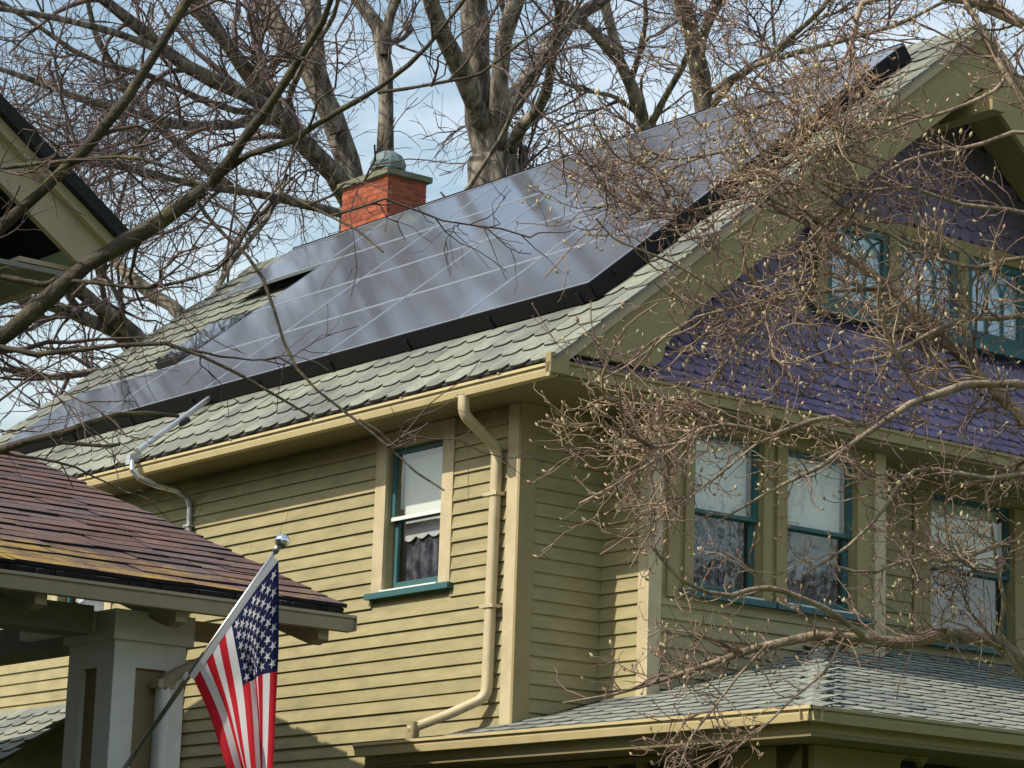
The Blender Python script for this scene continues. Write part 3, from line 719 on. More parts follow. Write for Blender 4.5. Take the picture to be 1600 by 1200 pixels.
# eave trim, gutters, soffit
gutter('porch_gutter', PX-.10, PY-.10, 1.40, PZ+.02, MT['gutter'], house, hh=.11, ww=.12)
gutter('porch_gutter', 0, PX-.1, PR, PZ+.018, MT['gutter_brown'], house, hh=.11, ww=.12, fm=lambda a, t, z: (t, PY-.10+a, z))
MB().box(PX-.06, -.001, 1.0, 1.38, PZ-.02, PZ+.03).build('porch_roof_end', MT['flash'], house)
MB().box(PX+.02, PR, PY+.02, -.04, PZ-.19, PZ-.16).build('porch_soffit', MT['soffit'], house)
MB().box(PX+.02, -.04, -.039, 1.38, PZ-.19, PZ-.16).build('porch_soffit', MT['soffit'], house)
MB().box(PX+.021, PX+.045, PY+.02, 1.37, PZ-.158, PZ-.02).build('porch_fascia', MT['olive_trim'], house)
MB().box(PX+.046, PR, PY+.021, PY+.045, PZ-.158, PZ-.02).build('porch_fascia', MT['olive_trim'], house)
# beam, posts and the scalloped spandrels under the eave
def spandrel(f, name):
    pts = [(0, 0), (1.25, 0), (1.20, -.05)]
    for cx_, r_ in ((1.05, .14), (.80, .13), (.58, .12)):
        for q in range(7):
            a = math.pi*q/6; pts.append((cx_+r_*math.cos(a)*.9, -.08-(1.05-cx_)*.62+.07*math.sin(a)))
    pts += [(.42, -.45), (.34, -.75), (.26, -1.0), (0, -1.0)]
    MB().prism(pts, lambda a, b: f(a, 0, b), lambda a, b: f(a, .06, b)).build(name, MT['olive_trim'], house)
BZ = PZ-.195
spandrel(lambda a, d, b: (-.16+d, PY+.55+a, BZ+b), 'porch_spandrel')
spandrel(lambda a, d, b: (-.10+a, PY+.48+d, BZ+b), 'porch_spandrel')
spandrel(lambda a, d, b: (5.0-a, PY+.48+d, BZ+b), 'porch_spandrel')
for x in (-.02, 5.0, 9.8): MB().box(x-.14, x+.14, PY+.55, PY+.83, 0, BZ-.001).build('porch_post', MT['olive_trim'], house)
# glazed side of the porch: sill, mullions, panes
for k in range(9): MB().box(-.13, -.05, -3.3+k*.36, -3.24+k*.36, 2.4, BZ-.05).build('porch_mullion', MT['olive_trim'], house)
MB().box(-.14, -.04, -3.35, -.05, BZ-.05, BZ-.002).build('porch_beam', MT['olive_trim'], house)
MB().box(-.16, -.04, -3.35, -.05, 2.9, 2.98).build('porch_rail', MT['olive_trim'], house)
obj('porch_pane', [(-.09, -3.34, 2.4), (-.09, -.05, 2.4), (-.09, -.05, BZ-.06), (-.09, -3.34, BZ-.06)], [(0, 3, 2, 1)], MT['glass'], house, recalc=False)
MB().box(.12, .16, -3.45, -.1, .5, BZ-.01).build('porch_screen', MT['dark'], house)  # near-black sheets put the shade inside the porch into colour
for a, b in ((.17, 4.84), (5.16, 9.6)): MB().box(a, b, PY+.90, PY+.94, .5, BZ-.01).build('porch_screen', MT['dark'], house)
MB().box(-.2, 9.9, PY+.4, -.05, .3, .5).build('porch_floor', MT['concrete'], house)

# --- low side roof further back along the side wall
lr = empty('side_entry_roof', (-.8, 8.7, 3.4), parent=house)
def pl_low(u, v, h): return (-1.7+v*.82-.57*h, u, 3.35+v*.57+h*.82)
mb = MB(); mb.box(0, 2.05, 7.4, 10.6, -.05, -.001, lambda v, u, h: pl_low(u, v, h)); mb.build('deck', MT['felt'], lr)
shingle_field(pl_low, [(k*.2-.01, 7.42, 10.4, (k % 2)*.15) for k in range(10)], lr, MT['slate_porch'], 'porch_shingle', ranked(lambda u, v: True, lambda u, v: -v, 110), SWD, .2, edge=MT['felt'])

# ================================================================== NEIGHBOURING HOUSE (porch roof at lower left, gable eave at upper left)
nb = empty('neighbour_house', (-9, 4, 0), 'neighbouring house with brown mossy porch roof and grey tan eaves', 'house')
NX1, NY0, NZ0, NSL = -2.10, -.44, 4.545, .352
NXL = -5.58; NRY = 5.3
nl_ = math.sqrt(1+NSL*NSL)
def npl(u, v, h): return (u, NY0+v/nl_-NSL/nl_*h, NZ0+.07+NSL*v/nl_+h/nl_)
npr = empty('porch_roof', (-3.5, 3, NZ0), parent=nb)
vm_ = (NRY-NY0)*nl_
mb = MB(); mb.box(NXL, NX1-.05, 0, vm_, -.09, -.001, lambda u, v, h: npl(u, v, h)); mb.build('deck', MT['asphalt_dark'], npr)
mb = MB(); mb.prism([(NRY, NZ0+.07+NSL*(NRY-NY0)), (NRY+5.5, NZ0+.1), (NRY+5.5, NZ0), (NRY, NZ0-.03+NSL*(NRY-NY0))], lambda a, b: (NXL, a, b), lambda a, b: (NX1-.05, a, b)); mb.build('rear_slope', MT['brown_shingle'], npr)
# irregular tab shingles, several shared shapes
tabs = []
for k in range(7):
    w_ = .42+.09*k; e_ = .34; j = [rnd.uniform(-.02, .02) for _ in range(6)]
    pts = [(0, e_*1.2), (0, .02+j[0]), (w_*.3, j[1]*.7), (w_*.62, j[2]*.7), (w_-.006, .01+j[3]), (w_-.006, e_*1.2)]
    n = len(pts); th = .026+.014*rnd.random()
    V = [npl(u, v, th*(1-.55*v/(e_*1.2))) for u, v in pts]+[npl(u, v, .001) for u, v in pts]
    o0 = np.array(npl(0, 0, 0)); V = [np.array(p)-o0 for p in V]
    tabs.append((w_, meshdata('shingle', V, [tuple(range(n))]+[(i, n+i, n+(i+1) % n, (i+1) % n) for i in range(n)], MT['brown_shingle']))); edged(tabs[-1][1], MT['asphalt_dark'])
v = -.03
while v < vm_-.1:
    u = NXL-rnd.random()*.4
    while u < NX1-.05:
        w_, me = tabs[rnd.randrange(7)]
        if u+w_ > NX1+.06: u = NX1-.02-w_+rnd.uniform(-.02, .03); last = True
        else: last = False
        inst('shingle', me, npl(u, v+rnd.uniform(-.022, .022), .002+rnd.random()*.006), npr, rot=(0, 0, rnd.gauss(0, .012)))
        u += w_+.008
        if last: break
    v += .275
# ragged built-up edge of old layers
mb = MB(); n = 60
for k in range(n):
    a = NXL+(NX1-.03-NXL)*k/n; b = NXL+(NX1-.03-NXL)*(k+1)/n; dd = rnd.uniform(-.035, .0)
    mb.box(a, b, -.02+dd, .25, -.055-rnd.random()*.012, -.001, lambda u, v, h: npl(u, v, h))
mb.build('shingle_edge', MT['asphalt_dark'], npr)
# gutter along the front, box profile with a lit lip
gutter('porch_gutter', 0, NXL, NX1+.04, NZ0+.005, MT['nb_trim'], nb, hh=.13, ww=.13, fm=lambda a, t, z: (t, NY0-.10+a, z))
MB().box(NX1+.0405, NX1+.047, NY0-.10, NY0+.03, NZ0-.12, NZ0).build('gutter_end', MT['nb_trim'], nb)
mb = MB(); mb.box(NXL, NX1-.12, NY0+.06, NRY, 0, .02, lambda x, y, z: (x, y, NZ0-.105+NSL*(y-NY0)*.98+z)); mb.build('porch_soffit', MT['soffit'], nb)
for x in (-4.85, -3.62, -2.28):
    mb = MB(); mb.prism([(.04, -.115), (.04, -.20), (.16, -.235), (1.2, .10), (1.2, .30)], lambda a, b: (x-.05, NY0+a, NZ0+b), lambda a, b: (x+.05, NY0+a, NZ0+b)); mb.build('rafter_tail', MT['nb_trim'], nb)
# box column with recessed brown panels
NCX0, NCX1, NCY0, NCY1 = -3.93, -3.28, .06, .78
colm = empty('porch_column', ((NCX0+NCX1)/2, (NCY0+NCY1)/2, 0), parent=nb)
MB().box(NCX0+.04, NCX1-.04, NCY0+.04, NCY1-.04, 0, 4.22).build('panel_core', MT['nb_panel'], colm)
for (a, b) in ((NCX0, NCX0+.20), (NCX1-.17, NCX1)): MB().box(a, b, NCY0, NCY0+.12, 0, 4.215).build('stile', MT['nb_column'], colm)
for (a, b) in ((NCY0+.121, NCY0+.26), (NCY1-.22, NCY1)): MB().box(NCX0, NCX0+.10, a, b, 0, 4.215).build('stile', MT['nb_column'], colm)
MB().box(NCX0+.201, NCX1-.171, NCY0+.001, NCY0+.12, 4.01, 4.215).build('top_rail', MT['nb_column'], colm)
MB().box(NCX0+.001, NCX0+.10, NCY0+.261, NCY1-.221, 4.01, 4.215).build('top_rail', MT['nb_column'], colm)
MB().box(NCX0-.04, NCX1+.04, NCY0-.05, NCY1+.04, 4.216, 4.45).build('capital', MT['nb_column'], colm)
MB().box(NCX0-.14, NCX0-.041, NCY0+.25, NCY1+.6, 4.29, 4.45).build('capital_block', MT['nb_column'], colm)
MB().box(NXL, NCX0-.15, NCY0+.1, NCY0+.45, 4.25, 4.47).build('porch_beam', MT['nb_wall'], nb)
MB().box(NCX0+.1, NCX0+.5, NCY1+.05, 5.2, 4.25, 4.47).build('porch_beam', MT['nb_wall'], nb)
MB().box(NCX1+.041, NX1-.35, NCY0+.10, NCY0+.30, 4.31, 4.45).build('porch_beam', MT['nb_trim'], nb)
MB().box(NCX0, NCX1, 4.6, 5.2, 0, 4.25).build('rear_post', MT['nb_wall'], nb)
# downspout of the porch gutter
nds = empty('porch_downspout', (-3.4, -.1, 0), parent=nb)
_d = Vector((-.47, -.72, -.11))
def sh(*P_): return [tuple(Vector(p)+_d) for p in P_]
pipe(sh((-2.50, .30, 4.57), (-2.50, .30, 4.36), (-2.60, .45, 4.27)), .13, .10, MT['white'], 'outlet', nds)
pipe(sh((-2.55, .40, 4.34), (-3.02, .70, 4.05), (-3.05, .71, 3.98)), .11, .09, MT['nb_trim'], 'elbow', nds)
pipe(sh((-3.04, .715, 4.04), (-3.045, .72, 3.2), (-3.045, .72, .2)), .12, .09, MT['white'], 'pipe', nds)
MB().box(-3.12-.47, -2.965-.47, .655-.72, .785-.72, 3.86, 3.92).build('strap', MT['nb_trim'], nds)
MB().box(-7.19, NXL-.002, -.3, NRY, 0, 4.6).build('porch_link', MT['nb_wall'], nb)
# body and upper gable of that house
NGY = -4.39; NEX, NEZ = -6.73, 6.16; NM = .71
MB().box(-14.4, -7.2, -3.90, 10.5, 0, 5.75).build('wall', MT['nb_wall'], nb)
MB().box(-14.6, -6.95, NGY+.06, 11, 5.77, 5.80).build('soffit', MT['nb_wall'], nb)
PKX = -10.8; PKZ = NEZ+NM*(NEX-PKX)
for sgn in (1, -1):
    fx = lambda x: x if sgn == 1 else 2*PKX-x
    mb = MB(); mb.prism([(NEX+.10, NEZ-.07), (PKX, PKZ), (PKX, PKZ-.10), (NEX+.10, NEZ-.17)], lambda a, b: (fx(a), NGY-.12, b), lambda a, b: (fx(a), 11, b)); mb.build('roof_slope', MT['asphalt_dark'], nb)
    mb = MB(); mb.prism([(NEX, NEZ-.11), (PKX, PKZ-.11), (PKX, PKZ-.46), (NEX-.18, NEZ-.30), (NEX-.02, NEZ-.31)], lambda a, b: (fx(a), NGY, b), lambda a, b: (fx(a), NGY+.05, b)); mb.build('bargeboard', MT['nb_trim'], nb)
    mb = MB(); mb.prism([(NEX+.04, NEZ-.105), (PKX, PKZ-.08), (PKX, PKZ-.20), (NEX+.04, NEZ-.20)], lambda a, b: (fx(a), NGY-.06, b), lambda a, b: (fx(a), NGY-.001, b)); mb.build('rake_moulding', MT['nb_trim'], nb)
mb = MB(); mb.prism([(-14.4, 5.81), (-7.2, 5.81), (PKX, PKZ-.25)], lambda a, b: (a, -3.88, b), lambda a, b: (a, -3.80, b)); mb.build('gable_wall', MT['nb_wall'], nb)
MB().box(-6.76, -6.60, NGY+.06, 11, 5.95, 6.05).build('eave_gutter', MT['green_cap'], nb)
MB().box(-7.25, -6.78, NGY+.10, 11, 5.82, 5.85).build('eave_soffit', MT['nb_trim'], nb)

# ================================================================== FLAGPOLE AND FLAG
PB = at(150, 1265, 21.55); PT = at(436, 853, 21.25)
pole = empty('flagpole', tuple(PB), 'brushed metal flagpole slanting up from the neighbouring porch column', 'flagpole')
mb = MB(); mb.tube([PB, PB+(PT-PB)*.5, PT], [.020, .019, .017], 12); mb.build('shaft', MT['pole'], pole, smooth=True)
pdir = (PT-PB)/np.linalg.norm(PT-PB)
mb = MB()
uv = []; rings = 9
ball = [PT+pdir*(.045-.058*math.cos(math.pi*i/rings)) for i in range(rings+1)]
mb.tube(ball, [max(.002, .058*math.sin(math.pi*i/rings)) for i in range(rings+1)], 16); mb.build('finial_ball', MT['ball'], pole, smooth=True)
mb = MB(); mb.tube([PT-pdir*.06, PT-pdir*.005], .026, 10); mb.build('collar', MT['pole'], pole, smooth=True)
hb = at(292, 1058, 21.41)
mb = MB(); mb.tube([hb-pdir*.02, hb+pdir*.03], .030, 10); mb.build('clip_ring', MT['white'], pole)
br = PB+(np.array([-3.0, .79, 0])-PB)*0
mb = MB(); mb.tube([PB, np.array([PB[0], .06, PB[2]-.12])], .03, 8); mb.build('bracket', MT['pole'], pole)
HT = at(431, 876, 21.2); HB = at(303, 1062, 21.33)
flag = empty('flag', tuple(HB), 'red white and blue striped flag with white stars hanging from slanted pole', 'flag')
HL = np.linalg.norm(HT-HB); FLY = HL*1.88
def cloth(u, v, off=0.0):
    """u along the fly 0..1, v from the top of the hoist 0..1"""
    H = HT+(HB-HT)*v
    k = v**1.15
    sw = .40*k+.012
    d = np.array([0, 0, -1.])*(1-.13*k)+RT*sw*(1-.25*u)
    L_ = u*FLY*(1-.40*min(1, v/.5))
    P = H+d*L_
    # the free part gathers towards the plumb line under the top corner
    cx_ = HT+RT*.05+np.array([0, 0, -1.])*(HT[2]-P[2])
    g_ = min(1, u*1.1)**2*.20
    off_r = (cx_-P)@RT
    P = P+RT*off_r*g_
    fold = .10*math.sin(u*7+v*4)*min(1, v*2)*min(1, u*3)*.6+(.050*math.sin(v*12.5+1.2*u+.4)+.02*math.sin(v*27+2*u))*min(1, u*3.2)*(.5+.5*u)
    P = P-FW*fold+RT*(.022*math.cos(v*13.5+1.2*u)*min(1, u*3))
    # turned-back right edge
    if v < .22: P = P+FW*(.12*(.22-v)/.22*min(1, u*4))+RT*(.02*(.22-v)/.22)
    return P-FW*off
def patch(name, u0, u1, v0, v1, mat_, nu, nv):
    V = [cloth(u0+(u1-u0)*i/nu, v0+(v1-v0)*j/nv) for i in range(nu+1) for j in range(nv+1)]
    F = [(i*(nv+1)+j, (i+1)*(nv+1)+j, (i+1)*(nv+1)+j+1, i*(nv+1)+j+1) for i in range(nu) for j in range(nv)]
    return obj(name, V, F, mat_, flag, smooth=True, recalc=False)
CU, CV = .40, 7/13
for k in range(13):
    patch('stripe', CU if k < 7 else 0.0, 1.0, k/13, (k+1)/13, MT['flag_red' if k % 2 == 0 else 'flag_white'], 36, 4)
cn = patch('canton', 0, CU, 0, CV, MT['flag_blue'], 24, 28)
for i in range(11):
    for j in range(9):
        if (i+j) % 2: continue
        u, v = CU*(i+1)/12, CV*(j+1)/10
        V = []
        for q in range(10):
            a = math.pi/2+q*math.pi/5; r_ = (.038 if q % 2 == 0 else .0148)
            V.append(cloth(u+r_*math.cos(a)/1.88/(1-.34*min(1, v/.5)), v+r_*math.sin(a), .004))
        V.append(cloth(u, v, .0045))
        obj('star', V, [(q, (q+1) % 10, 10) for q in range(10)], MT['flag_white'], cn, recalc=False)
# header tape on the hoist
V = []; F = []
for i in range(21):
    v = i/20; P = cloth(0, v); q = -pdir*0
    nrm = np.cross(pdir, FW); nrm /= np.linalg.norm(nrm)
    s_ = 1 if nrm@RT < 0 else -1
    V += [P-FW*.003, P+nrm*s_*.045-FW*.003]
    if i: F.append((2*i-2, 2*i, 2*i+1, 2*i-1))
obj('header_tape', V, F, MT['flag_white'], flag, recalc=False)

# ================================================================== TREES
DSC = 1.0
def limb(pts, d, w0, w1, K=14, wob=.0):
    """hand-surveyed limb: (px,py[,depth]) points -> resampled (K,3) path and radii"""
    P = []
    for i, p in enumerate(pts):
        dd = p[2] if len(p) > 2 else (d[0]+(d[1]-d[0])*i/max(1, len(pts)-1) if isinstance(d, tuple) else d)
        P.append(at(p[0], p[1], dd*DSC))
    P = np.array(P); dist = np.concatenate([[0], np.cumsum(np.linalg.norm(np.diff(P, axis=0), axis=1))])
    t = np.linspace(0, dist[-1], K*4); Q = np.stack([np.interp(t, dist, P[:, i]) for i in range(3)], 1)
    ker = np.ones(5)/5
    Qp = np.concatenate([np.repeat(Q[:1], 2, 0), Q, np.repeat(Q[-1:], 2, 0)])
    Q = np.stack([np.convolve(Qp[:, i], ker, 'valid') for i in range(3)], 1)
    Q = Q[np.linspace(0, len(Q)-1, K).astype(int)]
    md = np.mean([np.dot(q-CAM, FW) for q in Q])
    Q[1:-1] += rg.normal(0, 1, (K-2, 3))*wob
    R = np.linspace(w0, w1, K)/2*md/FPX
    R *= 1+.10*np.sin(np.arange(K)*2.3+rg.random()*6)
    return Q, R
def pool(limbs):
    return np.stack([l[0] for l in limbs]), np.stack([l[1] for l in limbs])
def grow(P, R, n, lr, ang, K, rr=(.5, .75), rmax=9, rmin=.004, trop=.0, wig=.12, tmin=.1, tmax=1.0, taper=.35, bias=None, up=.0, lenw=True):
    N, KP, _ = P.shape
    ln = np.linalg.norm(np.diff(P, axis=1), axis=2).sum(1)
    idx = rg.choice(N, n, p=ln/ln.sum()) if lenw else rg.integers(0, N, n)
    t = rg.uniform(tmin, tmax, n)*(KP-1); i0 = np.minimum(t.astype(int), KP-2); f = (t-i0)[:, None]
    p = P[idx, i0]*(1-f)+P[idx, i0+1]*f; tan = P[idx, i0+1]-P[idx, i0]; tan /= np.linalg.norm(tan, axis=1, keepdims=True)+1e-9
    r = R[idx, i0]*(1-f[:, 0])+R[idx, i0+1]*f[:, 0]
    q = rg.normal(0, 1, (n, 3)); q -= (q*tan).sum(1, keepdims=True)*tan; q /= np.linalg.norm(q, axis=1, keepdims=True)
    a = rg.uniform(*ang, n)[:, None]
    d = np.cos(a)*tan+np.sin(a)*q+np.array([0, 0, trop])
    if bias is not None: d = d+np.array(bias)
    d /= np.linalg.norm(d, axis=1, keepdims=True)
    Ln = rg.uniform(*lr, n)*(1-.45*t/(KP-1))
    r0 = np.clip(r*rg.uniform(*rr, n), rmin, rmax)
    out = np.zeros((n, K, 3)); out[:, 0] = p
    for k in range(1, K):
        d = d+rg.normal(0, wig, (n, 3))+np.array([0, 0, up]); d /= np.linalg.norm(d, axis=1, keepdims=True)
        out[:, k] = out[:, k-1]+d*(Ln/(K-1))[:, None]
    RR = r0[:, None]*np.linspace(1, taper, K)[None]
    return out, np.maximum(RR, rmin*.6)
def tree(name, base, label, limbs, mats, spec, group=None):
    """limbs: hand-surveyed; spec: list of grow() kwargs per level"""
    o = empty(name, base, label, 'tree', group)
    P, R = pool(limbs)
    big_mesh('trunk', [tube_np(P, R, 9)], MT[mats[0]], o)
    parts = []; lv = []
    cur = (P, R)
    for sp in spec:
        sp = dict(sp); src = sp.pop('src', None)
        if src is not None:
            cur = src if isinstance(src, tuple) else lv[src]
        sides = sp.pop('sides', 3); cur = grow(*cur, **sp); lv.append(cur); parts.append(tube_np(*cur, sides))
    big_mesh('crown', parts, MT[mats[1]], o)
    return o, lv
def gnd(px, d):
    p = at(px, 600, d); return (p[0], p[1], 0)
def trunk_to(px, py, d, w0, w1):
    """an upright trunk from the ground to the sighted point"""
    b = np.array(at(px, py, d)); P = np.linspace([b[0]+.1, b[1]+.1, 0], b, 14); P[1:-1] += rg.normal(0, .03, (12, 3))
    return P, np.linspace(w0, w1, 14)/2*d/FPX

far = [dict(n=58, lr=(1.6, 4.2), ang=(.4, 1.0), K=8, rr=(.35, .6), rmax=.11, rmin=.022, wig=.22, trop=.15, tmin=.25, sides=5),
       dict(n=380, lr=(.9, 2.4), ang=(.4, 1.1), K=7, rr=(.45, .7), rmin=.013, wig=.25, tmin=.15, sides=4),
       dict(n=1500, lr=(.5, 1.4), ang=(.35, 1.1), K=6, rr=(.5, .8), rmin=.0085, wig=.28, tmin=.1),
       dict(n=3000, lr=(.25, .75), ang=(.35, 1.1), K=4, rr=(.6, .9), rmin=.0065, wig=.25, tmin=.1)]
def scaled(k, **kw):
    o = []
    for i, s in enumerate(far):
        s = dict(s); s['n'] = int(s['n']*k); s.update(kw); o.append(s)
    return o
D1 = 41
t1 = [trunk_to(771, 250, D1, 120, 84),
      limb([(771, 260), (755, 220), (746, 190), (746, 100), (743, 50), (739, 0), (735, -120), (715, -300), (720, -520), (700, -800)], D1, 50, 14),
      limb([(775, 250), (779, 200), (780, 152), (781, 84), (780, 64), (797, 40), (807, 0), (815, -60), (840, -200), (850, -400), (880, -640)], (D1, 40), 34, 8),
      limb([(760, 210), (742, 165), (732, 142), (719, 98), (692, 60), (678, 20), (672, 0), (655, -80), (610, -220), (570, -420), (500, -650)], (D1, 38), 36, 9),
      limb([(770, 210), (786, 175), (817, 142), (844, 91), (878, 47), (908, 20), (942, 0), (1000, -60), (1080, -140)], (D1, 44), 36, 10),
      limb([(866, 65), (878, 47), (879, 20), (878, 0), (880, -60), (890, -160)], (42, 43), 18, 9),
      limb([(795, 240), (810, 202), (840, 175), (857, 135), (861, 101), (868, 60), (872, 20), (890, -60)], (D1, 37), 24, 8),
      limb([(690, 330), (715, 320), (790, 205), (812, 140), (870, 60), (930, -30)], (40, 36), 9, 5)]
tree('shade_tree', gnd(771, D1), 'massive grey-barked bare tree rising behind the ridge right of the chimney', t1, ('bark', 'twig_far'), scaled(1.25), 'bare trees behind the house')
D2 = 44
t2 = [trunk_to(560, 330, D2, 80, 60),
      limb([(560, 340), (537, 287), (466, 216), (422, 162), (395, 125), (354, 67), (304, 10), (270, -60), (230, -150)], (D2, 40), 40, 12),
      limb([(562, 330), (548, 262), (523, 189), (489, 111), (456, 74), (425, 34), (405, 0), (380, -80), (340, -260), (330, -480), (300, -720)], (D2, 46), 40, 10),
      limb([(530, 215), (510, 160), (497, 110), (492, 74), (486, -33), (458, -154), (440, -340), (420, -520)], D2, 30, 18),
      limb([(500, 250), (460, 205), (415, 162), (337, 128), (280, 98), (219, 44), (162, 0), (100, -50), (0, -120)], (43, 37), 32, 12),
      limb([(480, 225), (440, 190), (405, 182), (354, 199), (270, 196), (219, 179), (152, 162), (101, 145), (34, 118), (-60, 90)], (43, 36), 22, 7),
      limb([(420, 175), (371, 175), (304, 152), (236, 118), (135, 94), (50, 34), (-40, -20)], (42, 38), 13, 6),
      limb([(300, 108), (236, 71), (169, 47), (84, 27), (0, 13), (-80, 5)], (40, 36), 15, 7),
      limb([(570, 345), (540, 335), (439, 310), (371, 297), (304, 290), (220, 265), (120, 245), (20, 250)], (D2, 39), 18, 6),
      limb([(365, 296), (330, 270), (287, 233), (253, 202), (200, 140), (150, 60), (130, -30)], (42, 41), 17, 8),
      limb([(601, 330), (601, 236), (604, 152), (602, 67), (594, 34), (554, 0), (520, -60), (490, -220), (500, -420), (480, -640)], (45, 47), 28, 8),
      limb([(603, 90), (602, 44), (618, 0), (640, -60), (666, -129), (645, -208), (620, -380)], 45.5, 18, 12),
      limb([(465, 210), (450, 150), (480, 90), (520, 30), (540, -40)], (43, 40), 12, 6)]
tree('shade_tree', gnd(560, D2), 'spreading bare tree behind the chimney with limbs reaching far left', t2, ('bark', 'twig_far'), scaled(1.45), 'bare trees behind the house')
D3 = 47
t3 = [trunk_to(1020, 240, D3, 40, 26),
      limb([(1020, 250), (1006, 192), (992, 148), (972, 98), (935, 57), (911, 34), (880, 5), (850, -40), (800, -120)], (D3, 45), 26, 10),
      limb([(972, 98), (950, 30), (930, -60), (900, -180), (870, -317), (828, -426), (800, -600)], 47.5, 18, 10),
      limb([(1010, 210), (1040, 150), (1075, 90), (1120, 20), (1150, -60)], (D3, 44), 13, 6),
      limb([(985, 130), (1000, 80), (1010, 30), (1005, -40)], (D3, 46), 11, 6),
      limb([(1000, 180), (960, 150), (905, 140), (860, 120)], (D3, 45), 9, 4)]
tree('shade_tree', gnd(1020, D3), 'slim bare tree with a leaning tan stem behind the middle of the ridge', t3, ('bark_far', 'twig_far'), scaled(.5), 'bare trees behind the house')
D4 = 45
t4 = [trunk_to(1105, 230, D4, 46, 34),
      limb([(1105, 240), (1100, 162), (1090, 84), (1080, 54), (1067, 17), (1060, -20), (1040, -160), (1050, -380), (1030, -600)], (D4, 44), 34, 9),
      limb([(1092, 90), (1097, 60), (1110, 25), (1120, 0), (1135, -60), (1150, -140)], (D4, 46), 18, 9),
      limb([(1100, 180), (1150, 120), (1210, 80), (1280, 20), (1340, -60)], (D4, 42), 14, 6),
      limb([(1100, 150), (1180, 100), (1290, 70), (1400, 40), (1500, -10)], (D4, 40), 12, 5)]
tree('shade_tree', gnd(1105, D4), 'pale barked bare tree forking above the ridge right of centre', t4, ('bark_far', 'twig_far'), scaled(.75), 'bare trees behind the house')
D5 = 40
t5 = [trunk_to(240, 620, D5, 80, 60),
      limb([(250, 640), (240, 560), (220, 530), (162, 485), (111, 444), (60, 400), (0, 350), (-60, 300)], (D5, 37), 34, 12),
      limb([(290, 560), (290, 490), (236, 460), (189, 420), (150, 370), (110, 300), (90, 220)], (D5, 42), 26, 10),
      limb([(235, 560), (175, 515), (84, 478), (0, 457), (-80, 440)], (D5, 36), 26, 12),
      limb([(230, 600), (150, 580), (80, 590), (0, 575), (-60, 580)], (D5, 38), 16, 8),
      limb([(270, 570), (330, 470), (360, 410), (420, 340), (450, 270)], (D5, 43), 13, 6)]
tree('shade_tree', gnd(240, D5), 'low forking bare tree behind the far left end of the roof', t5, ('bark_far', 'twig_far'), scaled(.9), 'bare trees behind the house')

# dark tree close by on the left, its limbs crossing in front of both roofs
near = [dict(n=46, lr=(.5, 1.5), ang=(.5, 1.1), K=8, rr=(.30, .5), rmax=.018, rmin=.008, wig=.22, tmin=.08, sides=5),
        dict(n=240, lr=(.3, .9), ang=(.4, 1.1), K=6, rr=(.5, .75), rmin=.0042, wig=.25, tmin=.1, sides=4),
        dict(n=850, lr=(.12, .4), ang=(.4, 1.1), K=5, rr=(.55, .8), rmin=.0028, wig=.25, tmin=.1)]
DSC = .84
tn = [trunk_to(-330, 900, 17.5*DSC, 150, 110),
      limb([(-330, 920, 17.5), (-240, 640, 17.3), (-100, 450, 17.2), (0, 354, 17), (60, 303, 17), (118, 256), (145, 216), (189, 169), (219, 128), (236, 91), (256, 61), (294, 7), (320, -60), (340, -120)], 16.8, 26, 14, K=14),
      limb([(-330, 900, 17.5), (-200, 680, 17.4), (-90, 585, 17.2), (0, 532), (34, 501), (67, 478), (111, 427), (159, 400), (236, 358), (287, 317), (327, 290)], 17, 34, 24),
      limb([(327, 290), (358, 253), (381, 216), (415, 175), (452, 118), (472, 84), (506, 34), (516, 0), (540, -60)], (17, 16), 20, 8),
      limb([(330, 285), (371, 250), (405, 233), (439, 230), (472, 209), (530, 172), (587, 142), (655, 88), (719, 10), (750, -40)], (17, 16.2), 13, 5),
      limb([(587, 145), (640, 138), (682, 130), (749, 118), (790, 85), (834, 51), (880, 20)], (16.4, 15.8), 6, 4),
      limb([(-60, 268), (0, 263), (60, 255), (128, 250), (203, 243), (245, 255), (280, 267), (330, 300)], (17, 16.5), 9, 3),
      limb([(128, 250), (180, 243), (216, 226), (243, 192), (287, 165), (330, 150)], (17, 17.4), 6, 3),
      limb([(-200, 690, 17.4), (-80, 560, 17.3), (0, 538), (61, 559), (128, 545), (263, 532), (297, 548), (371, 582), (432, 619), (496, 656)], 16.9, 12, 4),
      limb([(-260, 800, 17.5), (-120, 740, 17.4), (0, 704), (34, 690), (101, 677), (152, 656), (209, 641), (250, 651), (287, 650)], 17.0, 24, 6),
      limb([(80, 686), (91, 690), (135, 695), (165, 697), (189, 694)], 17, 8, 5),
      limb([(100, 438), (135, 440), (219, 451), (270, 444), (337, 424), (370, 390), (400, 330)], (17, 16.4), 7, 4),
      limb([(0, 432), (70, 446), (120, 420), (160, 398)], 17, 10, 9),
      limb([(300, 300), (330, 350), (390, 400), (420, 450), (440, 530), (470, 590), (560, 660), (600, 690), (650, 740), (700, 770)], (17, 16), 7, 3),
      limb([(560, 655), (590, 672), (620, 700), (640, 690)], (16.1, 16), 4, 3),
      limb([(440, 300), (500, 330), (560, 360), (600, 395)], (16.6, 16), 5, 3)]
tree('yard_tree', gnd(-330, 17.5*DSC), 'dark mossy bare tree at left whose near limbs cross both roofs', tn, ('bark_near', 'twig_near'), near)

